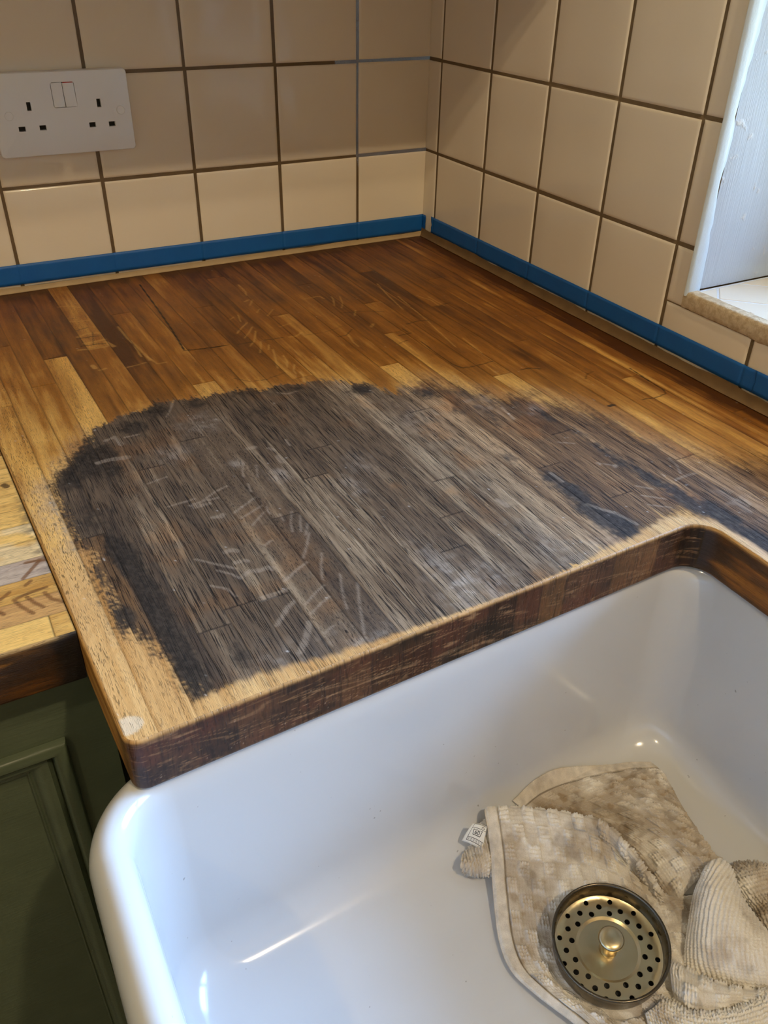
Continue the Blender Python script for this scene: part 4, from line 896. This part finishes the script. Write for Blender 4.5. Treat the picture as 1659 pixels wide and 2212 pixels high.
patch([[(-0.3350,-0.7280,-0.2250),(-0.3115,-0.7232,-0.2240),(-0.2837,-0.7226,-0.2230),(-0.2505,-0.7292,-0.2220),(-0.2244,-0.7377,-0.2210),(-0.2039,-0.7477,-0.2200)],
       [(-0.3260,-0.7379,-0.2240),(-0.3051,-0.7353,-0.2220),(-0.2805,-0.7373,-0.2200),(-0.2531,-0.7446,-0.2180),(-0.2303,-0.7531,-0.2160),(-0.2067,-0.7629,-0.2170)],
       [(-0.3112,-0.7517,-0.2250),(-0.2939,-0.7548,-0.2240),(-0.2760,-0.7606,-0.2200),(-0.2575,-0.7675,-0.2140),(-0.2380,-0.7773,-0.2110),(-0.2177,-0.7943,-0.2150)],
       [(-0.2949,-0.7735,-0.2260),(-0.2836,-0.7775,-0.2250),(-0.2711,-0.7824,-0.2200),(-0.2568,-0.7906,-0.2120),(-0.2436,-0.8027,-0.2080),(-0.2234,-0.8149,-0.2140)],
       [(-0.2881,-0.8042,-0.2260),(-0.2791,-0.8060,-0.2240),(-0.2680,-0.8084,-0.2180),(-0.2555,-0.8150,-0.2110),(-0.2445,-0.8256,-0.2070),(-0.2283,-0.8314,-0.2140)],
       [(-0.2892,-0.8344,-0.2260),(-0.2784,-0.8327,-0.2230),(-0.2675,-0.8317,-0.2160),(-0.2545,-0.8336,-0.2100),(-0.2443,-0.8405,-0.2080),(-0.2278,-0.8447,-0.2140)],
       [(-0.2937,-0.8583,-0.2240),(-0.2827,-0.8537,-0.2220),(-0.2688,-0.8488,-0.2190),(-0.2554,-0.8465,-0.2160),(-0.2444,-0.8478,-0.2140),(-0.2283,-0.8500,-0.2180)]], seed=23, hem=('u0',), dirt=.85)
patch([[(-0.2391,-0.8457,-0.2150),(-0.2351,-0.8459,-0.2130),(-0.2303,-0.8467,-0.2130),(-0.2248,-0.8509,-0.2170)],
       [(-0.2511,-0.8482,-0.2030),(-0.2457,-0.8496,-0.1970),(-0.2412,-0.8527,-0.1970),(-0.2352,-0.8584,-0.2050)],
       [(-0.2638,-0.8529,-0.2070),(-0.2619,-0.8604,-0.1960),(-0.2539,-0.8665,-0.1950),(-0.2440,-0.8766,-0.2050)],
       [(-0.2788,-0.8633,-0.2130),(-0.2761,-0.8740,-0.1990),(-0.2640,-0.8841,-0.1950),(-0.2473,-0.8957,-0.2050)],
       [(-0.2947,-0.8766,-0.2190),(-0.2908,-0.8880,-0.2050),(-0.2750,-0.9011,-0.1990),(-0.2478,-0.9170,-0.2050)],
       [(-0.3037,-0.8854,-0.2240),(-0.2965,-0.8971,-0.2140),(-0.2797,-0.9128,-0.2100),(-0.2500,-0.9324,-0.2120)],
       [(-0.3055,-0.8892,-0.2265),(-0.2965,-0.9004,-0.2250),(-0.2769,-0.9188,-0.2240),(-0.2496,-0.9415,-0.2230)]], kind='rib', seed=37, dirt=.22)
patch([[(-0.3063,-0.8770,-0.2250),(-0.3036,-0.8903,-0.2240),(-0.2948,-0.9026,-0.2240),(-0.2820,-0.9148,-0.2240),(-0.2609,-0.9305,-0.2230)],
       [(-0.3185,-0.8843,-0.2160),(-0.3133,-0.8956,-0.2120),(-0.3053,-0.9083,-0.2100),(-0.2910,-0.9190,-0.2120),(-0.2668,-0.9324,-0.2140)],
       [(-0.3258,-0.8933,-0.2150),(-0.3230,-0.9035,-0.2100),(-0.3134,-0.9137,-0.2090),(-0.2945,-0.9214,-0.2120),(-0.2697,-0.9352,-0.2150)],
       [(-0.3261,-0.8978,-0.2210),(-0.3260,-0.9066,-0.2170),(-0.3176,-0.9160,-0.2160),(-0.2961,-0.9225,-0.2180),(-0.2712,-0.9382,-0.2200)],
       [(-0.3243,-0.9000,-0.2260),(-0.3227,-0.9067,-0.2260),(-0.3146,-0.9162,-0.2260),(-0.2944,-0.9237,-0.2260),(-0.2704,-0.9396,-0.2260)]], seed=41, dirt=.35)
patch([[(-0.3388,-0.8849,-0.2250),(-0.3295,-0.8997,-0.2240),(-0.3154,-0.9148,-0.2230),(-0.2956,-0.9231,-0.2210),(-0.2693,-0.9255,-0.2180),(-0.2438,-0.9295,-0.2180)],
       [(-0.3465,-0.8892,-0.2170),(-0.3395,-0.9048,-0.2130),(-0.3263,-0.9190,-0.2100),(-0.3054,-0.9281,-0.2090),(-0.2802,-0.9325,-0.2090),(-0.2543,-0.9374,-0.2110)],
       [(-0.3525,-0.8972,-0.2160),(-0.3453,-0.9117,-0.2120),(-0.3334,-0.9256,-0.2090),(-0.3141,-0.9357,-0.2080),(-0.2892,-0.9417,-0.2090),(-0.2648,-0.9495,-0.2110)],
       [(-0.3585,-0.9117,-0.2180),(-0.3505,-0.9235,-0.2150),(-0.3387,-0.9371,-0.2120),(-0.3217,-0.9466,-0.2110),(-0.2967,-0.9535,-0.2120),(-0.2717,-0.9612,-0.2140)],
       [(-0.3578,-0.9252,-0.2250),(-0.3489,-0.9357,-0.2250),(-0.3376,-0.9475,-0.2250),(-0.3200,-0.9568,-0.2250),(-0.2956,-0.9640,-0.2250),(-0.2731,-0.9731,-0.2250)]], seed=53, kind='loop', dirt=.18)
patch([[(-0.2293,-0.8480,-0.2260),(-0.2098,-0.8487,-0.2250),(-0.1916,-0.8556,-0.2250),(-0.1708,-0.8744,-0.2250)],
       [(-0.2344,-0.8565,-0.2150),(-0.2221,-0.8590,-0.2090),(-0.2064,-0.8656,-0.2090),(-0.1844,-0.8829,-0.2120)],
       [(-0.2372,-0.8702,-0.2120),(-0.2293,-0.8745,-0.2060),(-0.2162,-0.8783,-0.2070),(-0.1944,-0.8926,-0.2110)],
       [(-0.2335,-0.8791,-0.2210),(-0.2255,-0.8802,-0.2180),(-0.2149,-0.8834,-0.2180),(-0.1934,-0.8970,-0.2200)],
       [(-0.2378,-0.8893,-0.2180),(-0.2338,-0.8931,-0.2130),(-0.2233,-0.8973,-0.2140),(-0.2045,-0.9068,-0.2170)],
       [(-0.2368,-0.8973,-0.2260),(-0.2288,-0.9021,-0.2250),(-0.2201,-0.9048,-0.2250),(-0.2027,-0.9140,-0.2250)]], seed=61, kind='loop', dirt=.95)
patch([[(-0.3618,-0.7334,-0.2090),(-0.3686,-0.7450,-0.2120),(-0.3774,-0.7602,-0.2150),(-0.3805,-0.7686,-0.2200),(-0.3794,-0.7690,-0.2250)],
       [(-0.3699,-0.7340,-0.2180),(-0.3797,-0.7494,-0.2150),(-0.3862,-0.7615,-0.2140),(-0.3881,-0.7662,-0.2190),(-0.3860,-0.7648,-0.2260)],
       [(-0.3828,-0.7453,-0.2240),(-0.3907,-0.7503,-0.2190),(-0.3960,-0.7589,-0.2140),(-0.3959,-0.7621,-0.2190),(-0.3933,-0.7609,-0.2260)],
       [(-0.3887,-0.7468,-0.2250),(-0.3961,-0.7493,-0.2200),(-0.4005,-0.7544,-0.2170),(-0.3997,-0.7561,-0.2210),(-0.3969,-0.7557,-0.2260)]], seed=71, kind='loop', dirt=.45)
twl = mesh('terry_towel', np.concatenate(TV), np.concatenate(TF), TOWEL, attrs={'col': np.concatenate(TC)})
tag(twl, 'stained cream terry towel with checkered weave crumpled in the sink', 'towel')
# care label sewn to the towel, with its printed symbols
def label():
    q = [np.array(v) for v in ((-0.3902,-0.7393,-0.2140),(-0.3810,-0.7385,-0.2000),(-0.3725,-0.7454,-0.2010),(-0.3811,-0.7538,-0.2140))]
    def pt(s, t, h=0):
        p_ = (q[0]*(1-s)+q[3]*s)*(1-t)+(q[1]*(1-s)+q[2]*s)*t
        return p_+np.array([0, 0, .0016*math.sin(PI*s)+.0012*math.sin(PI*t)+h])
    n = 12; V = [pt(i/n, j/n) for i in range(n+1) for j in range(n+1)]
    o = mesh('care_label', V, grid_faces(n+1, n+1), LABELW, twl); m = o.modifiers.new('s', 'SOLIDIFY'); m.thickness = .0003; m.offset = 0
    V = []; F = []
    def ln(a, b, w=.022):
        d = np.array(b)-np.array(a); L = np.hypot(*d); nrm = np.array([-d[1], d[0]])/L*w/2; k = 6; b0 = len(V)
        for i in range(k+1):
            c = np.array(a)+d*i/k
            for s_ in (1, -1):
                e_ = c+s_*nrm; V.append(pt(e_[0], e_[1], .00035))
        for i in range(k): F.append((b0+2*i, b0+2*i+1, b0+2*i+3, b0+2*i+2))
    def poly(P_, w=.022, close=False):
        for a, b in zip(P_[:-1], P_[1:]): ln(a, b, w)
        if close: ln(P_[-1], P_[0], w)
    poly([(.17, .10), (.17, .95), (.98, .95)]); ln((.17, .10), (.98, .10)); ln((.17, .26), (.98, .26)); ln((.17, .74), (.98, .74))
    # wash tub with 60
    poly([(.30, .68), (.36, .40), (.74, .40), (.80, .68)], .03); poly([(.30, .66), (.40, .62), (.50, .66), (.60, .62), (.70, .66), (.80, .66)], .02)
    poly([(.52, .60), (.44, .58), (.43, .46), (.52, .46), (.52, .53), (.44, .53)], .03); poly([(.58, .46), (.58, .60), (.67, .60), (.67, .46)], .03, True)
    poly([(.70, .80), (.80, .90), (.90, .80), (.80, .80), (.74, .90)], .02)
    for t in (.14, .18, .22):
        for k in range(6): ln((.20+.13*k, t), (.29+.13*k, t), .014)
    mesh('care_print', V, F, INK, o)
label()

# ------------------------------------------------------------------ basket strainer lying on the towel
strn = empty('sink_strainer', SCEN); strn.scale = (.955, .955, .955)
vd = Vector((-.635-SCEN[0], -1.048-SCEN[1], 0)).normalized()
ax = Vector((0, 0, 1)).cross(vd)
strn.rotation_mode = 'QUATERNION'
from mathutils import Quaternion
strn.rotation_quaternion = Quaternion(ax, STILT) @ Quaternion((0, 0, 1), math.radians(-12))
R0 = .0405
V, F = lathe([(.0372, -.0165), (.0376, -.0080), (.0384, -.0012), (.0391, -.0002), (.0399, .0001), (.0405, -.0003), (.0407, -.0011), (.0403, -.0019), (.0396, -.0024), (.0391, -.0080), (.0387, -.0160), (.0380, -.0190), (.0366, -.0198), (.0366, -.0182), (.0372, -.0165)], 128)
mesh('rim', V, F, STEELD, strn)
def zplate(r):
    if r < .0206: return -.0157
    if r < .0226: return -.0157+(r-.0206)/.002*.0012
    if r < .0335: return -.0145-(r-.0226)*.02
    return -.0147+((r-.0335)/.0037)**2*.0012
def plate():
    pts = []; edges = []; holes = []
    def loop(cx, cy, r, n, ph=0):
        b = len(pts)
        for k in range(n): pts.append(Vector((cx+r*math.cos(2*PI*k/n+ph), cy+r*math.sin(2*PI*k/n+ph))))
        for k in range(n): edges.append((b+k, b+(k+1) % n))
    for r, n in ((.0373, 96), (.0362, 84), (.0226, 72), (.0216, 72), (.0206, 72), (.012, 36)): loop(0, 0, r, n)
    for ring, (r, off) in enumerate(((.0252, 0), (.0295, 15), (.0338, 0))):
        for k in range(12):
            a = math.radians(30*k+off); cx, cy = r*math.cos(a), r*math.sin(a); rr = .00195
            if ring == 2: rr = .0018
            holes.append((cx, cy, rr)); 
            if ring == 2: pass
            loop(cx, cy, rr, 18)
    rnd = random.Random(4)
    for k in range(500):
        r = .0371*math.sqrt(rnd.random()); a = rnd.random()*2*PI; x, y = r*math.cos(a), r*math.sin(a)
        if all((x-h[0])**2+(y-h[1])**2 > (h[2]+.0009)**2 for h in holes) and min(abs(r-q) for q in (.0373, .0362, .0226, .0216, .0206, .012)) > .0005: pts.append(Vector((x, y)))
    v, e_, f, *_ = delaunay_2d_cdt(pts, edges, [], 0, 1e-7)
    F = []
    for t in f:
        cx = sum(v[i].x for i in t)/len(t); cy = sum(v[i].y for i in t)/len(t)
        if any((cx-h[0])**2+(cy-h[1])**2 < (h[2]*.985)**2 for h in holes): continue
        F.append(tuple(t))
    V = [(p_.x, p_.y, zplate(p_.length)) for p_ in v]
    for cx, cy, rr in holes:        # punched edges
        b = len(V); n = 18; z0 = zplate(math.hypot(cx, cy))
        for dz in (.0001, -.0009):
            for k in range(n): V.append((cx+rr*math.cos(2*PI*k/n), cy+rr*math.sin(2*PI*k/n), zplate(math.hypot(cx+rr*math.cos(2*PI*k/n), cy+rr*math.sin(2*PI*k/n)))+(0 if dz > 0 else dz)))
        for k in range(n): k2 = (k+1) % n; F.append((b+k, b+n+k, b+n+k2, b+k2))
    o = mesh('perforated_plate', V, F, STEEL, strn)
    autosmooth(o, 25); return o
plate()
V, F = lathe([(.0001, -.0159), (.0064, -.0158), (.0058, -.0146), (.0052, -.0120), (.0051, -.0070), (.0058, -.0034), (.0075, -.0014), (.0086, -.0002), (.00885, .0008), (.0086, .0017), (.0078, .0025), (.0060, .0032), (.0035, .0036), (.0001, .0037)], 64)
mesh('knob', V, F, STEEL, strn)
V, F = lathe([(.0001, -.0200), (.030, -.0200), (.0366, -.0198), (.0366, -.0188), (.0001, -.0188)], 64)
mesh('underside', V, F, BLACK, strn)
tag(strn, 'round perforated steel sink strainer with a centre knob lying on the towel', 'strainer')

# ------------------------------------------------------------------ green base units
cab = empty('base_cabinet', (-.90, -.58, -.90))
def cb(lo, hi): return [a-b for a, b in zip(lo, (-.90, -.58, -.90))], [a-b for a, b in zip(hi, (-.90, -.58, -.90))]
MB().box(*cb((-1.20, -.583, -.90), (-.03, -.03, -.0405))).build('carcass', GREEN, cab)
DX0, DX1, DZ0, DZ1, DY = -1.15, -.603, -.86, -.046, -.600
IX0, IX1, IZ0, IZ1 = DX0+.05, -.6375, DZ0+.07, -.1125
fr = MB(); y0, y1 = DY, -.5835
for lo, hi in (((DX0, y0, IZ1), (DX1, y1, DZ1)), ((DX0, y0, DZ0), (DX1, y1, IZ0)), ((DX0, y0, IZ0), (IX0, y1, IZ1)), ((IX1, y0, IZ0), (DX1, y1, IZ1))): fr.box(*cb(lo, hi))
door = fr.build('door', GREEN, cab)
pn = MB().box(*cb((IX0, -.5905, IZ0), (IX1, -.584, IZ1))).build('panel', GREEN, door)
def moulding():
    prof = [(-.0030, 0.0002), (-.0026, .0030), (-.0008, .0052), (.0022, .0062), (.0052, .0056), (.0072, .0036), (.0080, -.0006), (.0088, -.0022), (.0100, -.0010), (.0122, .0012), (.0160, .0010), (.0200, -.0016), (.0232, -.0042), (.0248, -.0046), (.0258, -.0040), (.0268, -.0044), (.0274, -.0096)]
    V = []; F = []
    for d, h in prof:
        h = h*1.35
        for x, z in ((IX0+d, IZ0+d), (IX1-d, IZ0+d), (IX1-d, IZ1-d), (IX0+d, IZ1-d)): V.append((x+.90, DY-h+.58, z+.90))
    for i in range(len(prof)-1):
        for k in range(4): k2 = (k+1) % 4; F.append((i*4+k, (i+1)*4+k, (i+1)*4+k2, i*4+k2))
    o = mesh('moulding', V, F, GREEN, door); autosmooth(o, 50)
moulding()
tag(cab, 'sage green base unit with a panelled moulded door under the left worktop', 'cabinet')
scab = empty('base_cabinet', (-.33, -.95, -.90))
def c2(lo, hi): return [a-b for a, b in zip(lo, (-.33, -.95, -.90))], [a-b for a, b in zip(hi, (-.33, -.95, -.90))]
MB().box(*c2((-.598, -1.40, -.90), (-.03, -.6035, -.3010))).build('carcass', GREEN, scab)
MB().box(*c2((-.598, -.674, -.3008), (-.03, -.604, -.0405))).build('corner_post', GREEN, scab)
MB().box(*c2((-.598, -1.40, -.3008), (-.03, -1.345, -.0405))).build('side_panel', GREEN, scab)
tag(scab, 'dark green unit under the white sink, with a narrow corner post', 'cabinet')

# ------------------------------------------------------------------ double socket
sock = empty('double_socket', (-.4637, -.0012, .1882))
def socket():
    x0, x1, z0, z1 = -.0722, .0722, -.0410, .0410; cx, cz = -.4637, .1882
    r = .0025; pts = []; edges = []
    def loop(P_):
        b = len(pts); pts.extend(Vector(q) for q in P_)
        for k in range(len(P_)): edges.append((b+k, b+(k+1) % len(P_)))
        return list(range(b, len(pts)))
    def rr(a0, a1, b0, b1, r, n=5):
        out = []
        for ux, uz, t0 in ((a1-r, b1-r, 0), (a0+r, b1-r, PI/2), (a0+r, b0+r, PI), (a1-r, b0+r, PI*1.5)):
            for k in range(n+1): t = t0+PI/2*k/n; out.append((ux+r*math.cos(t), uz+r*math.sin(t)))
        return out
    ins = .0016
    outl = loop(rr(x0+ins, x1-ins, z0+ins, z1-ins, r))
    hol = []
    for hx, hz, w, h in ((-.4984, .1968, .0044, .0085), (-.4256, .1964, .0044, .0085), (-.5095, .1753, .0070, .0050), (-.4882, .1753, .0070, .0050), (-.4358, .1751, .0070, .0050), (-.4146, .1747, .0070, .0050)):
        hol.append((hx-cx-w/2, hx-cx+w/2, hz-cz-h/2, hz-cz+h/2, .0002, 1))
    SWX, SWZ, SW = -.4608-cx, .2062-cz, .0123
    hol.append((SWX-SW, SWX+SW, SWZ-SW, SWZ+SW, .0022, 5))
    loops = [loop(rr(*h)) for h in hol]
    v, e_, f, *_ = delaunay_2d_cdt(pts, edges, [], 0, 1e-8)
    F = []; FY = -.0088
    for t in f:
        ux = sum(v[i].x for i in t)/len(t); uz = sum(v[i].y for i in t)/len(t)
        if any(h[0] < ux < h[1] and h[2] < uz < h[3] for h in hol): continue
        F.append(tuple(reversed(t)))
    V = [(p_.x, FY, p_.y) for p_ in v]
    prof = [(ins*.45, FY+.0003), (ins*.1, FY+.0012), (0, FY+.0025), (0, .0012)]
    prev = outl
    for d, y in prof:
        b = len(V); P_ = rr(x0+d, x1-d, z0+d, z1-d, r+ins-d); V += [(a, y, c) for a, c in P_]; cur = list(range(b, len(V)))
        n = len(cur)
        for k in range(n): F.append((prev[k], prev[(k+1) % n], cur[(k+1) % n], cur[k]))
        prev = cur
    for lp in loops:
        b = len(V); V += [(V[i][0], FY+.0045, V[i][2]) for i in lp]; n = len(lp)
        for k in range(n): F.append((lp[(k+1) % n], lp[k], b+k, b+(k+1) % n))
    o = mesh('faceplate', V, F, WHITEPL, sock); autosmooth(o, 30)
    m = MB()
    for h in hol[:6]: m.box((h[0]-.0005, FY+.0042, h[2]-.0005), (h[1]+.0005, FY+.0052, h[3]+.0005))
    m.box((hol[6][0]-.0005, FY+.0044, hol[6][2]-.0005), (hol[6][1]+.0005, FY+.0052, hol[6][3]+.0005))
    m.build('pin_holes', BLACK, sock)
    for side in (-1, 1):            # two rockers, tipped opposite ways
        a0, a1 = (SWX-SW+.0006, SWX-.0003) if side < 0 else (SWX+.0003, SWX+SW-.0003)
        b0, b1 = SWZ-SW+.0006, SWZ+SW-(.0006 if side < 0 else .0012)
        V = []; F = []; n = 9; tp, bt = (FY+.0002, FY-.0012) if side < 0 else (FY+.0016, FY-.0024)
        for i in range(n):
            t = i/(n-1); z = b0+(b1-b0)*t; y = bt+(tp-bt)*t+.0010*math.sin(PI*t)
            e2_ = .0004 if i in (0, n-1) else 0
            V += [(a0, FY+.003, z), (a0, y+.0003+e2_, z), (a0+.0005, y+e2_, z), (a1-.0005, y+e2_, z), (a1, y+.0003+e2_, z), (a1, FY+.003, z)]
        for i in range(n-1):
            for k in range(5): F.append((i*6+k, i*6+k+1, (i+1)*6+k+1, (i+1)*6+k))
        F.append(tuple(range(5, -1, -1))); F.append(tuple((n-1)*6+k for k in range(6)))
        rk = mesh('rocker_switch', V, F, WHITEPL, sock); autosmooth(rk, 35)
        if side > 0:
            MB().box((a0+.0006, FY+.0012, b1+.0001), (a1-.0006, FY+.003, b1+.0009)).build('on_marker', RED, rk)
    for sx_, sz_ in ((-.5200, .1886), (-.4030, .1882)):
        V, F = lathe([(.0001, 0), (.0036, 0), (.0042, -.0001), (.0044, -.0005), (.0048, -.00005)], 32)
        cap = mesh('screw_cap', [(a, c+FY-.00012, b) for a, b, c in V], [f_[::-1] for f_ in F], WHITEPL, sock); cap.location = (sx_-cx, 0, sz_-cz)
socket()
tag(sock, 'white double plug socket with two rocker switches on the left tiled wall', 'socket')

# ------------------------------------------------------------------ wall cupboard that shades the upper tiles, ceiling downlights
wc = empty('wall_cabinet', (-.86, -.003, .385))
MB().box((-.84, -.300, 0), (.854, -.001, .72)).build('carcass', PLASTER, wc)
for i in range(4):
    d = MB().box((-.838+i*.423, -.320, .003), (-.838+i*.423+.4195, -.3005, .717)).build('door', PLASTER, wc, .002)
    V, F = lathe([(.0001, .030), (.010, .028), (.013, .022), (.008, .010), (.006, .0005), (.0001, .0004)], 24)
    k = mesh('knob', V, [f_[::-1] for f_ in F], STEELD, d); k.rotation_euler = (PI/2, 0, 0); k.location = (-.838+i*.423+(.03 if i % 2 else .39), -.3200, .06)
tag(wc, 'cream wall cupboard above the left tiles, just out of the picture, shading them', 'cupboard')
for i, (loc, en) in enumerate(LAMPS):
    d = empty('ceiling_downlight', (loc[0], loc[1], 1.5995))
    V, F = lathe([(.030, -.002), (.032, -.006), (.045, -.006), (.048, -.001), (.048, 0), (.030, 0), (.030, -.002)], 48); mesh('trim_ring', V, F, WHITEPL, d)
    V, F = lathe([(.0001, -.0012), (.0295, -.0012)], 48); mesh('bulb_face', V, [f_[::-1] for f_ in F], BULB, d)
    tag(d, ['warm ceiling downlight over the sink side of the room, out of the picture', 'warm ceiling downlight further left over the room, out of the picture'][i], 'lamp', 'warm ceiling downlights')
    lamp('downlight_beam', 'SPOT', loc, en, WARM, .028, spot_size=math.radians(150), spot_blend=.5)
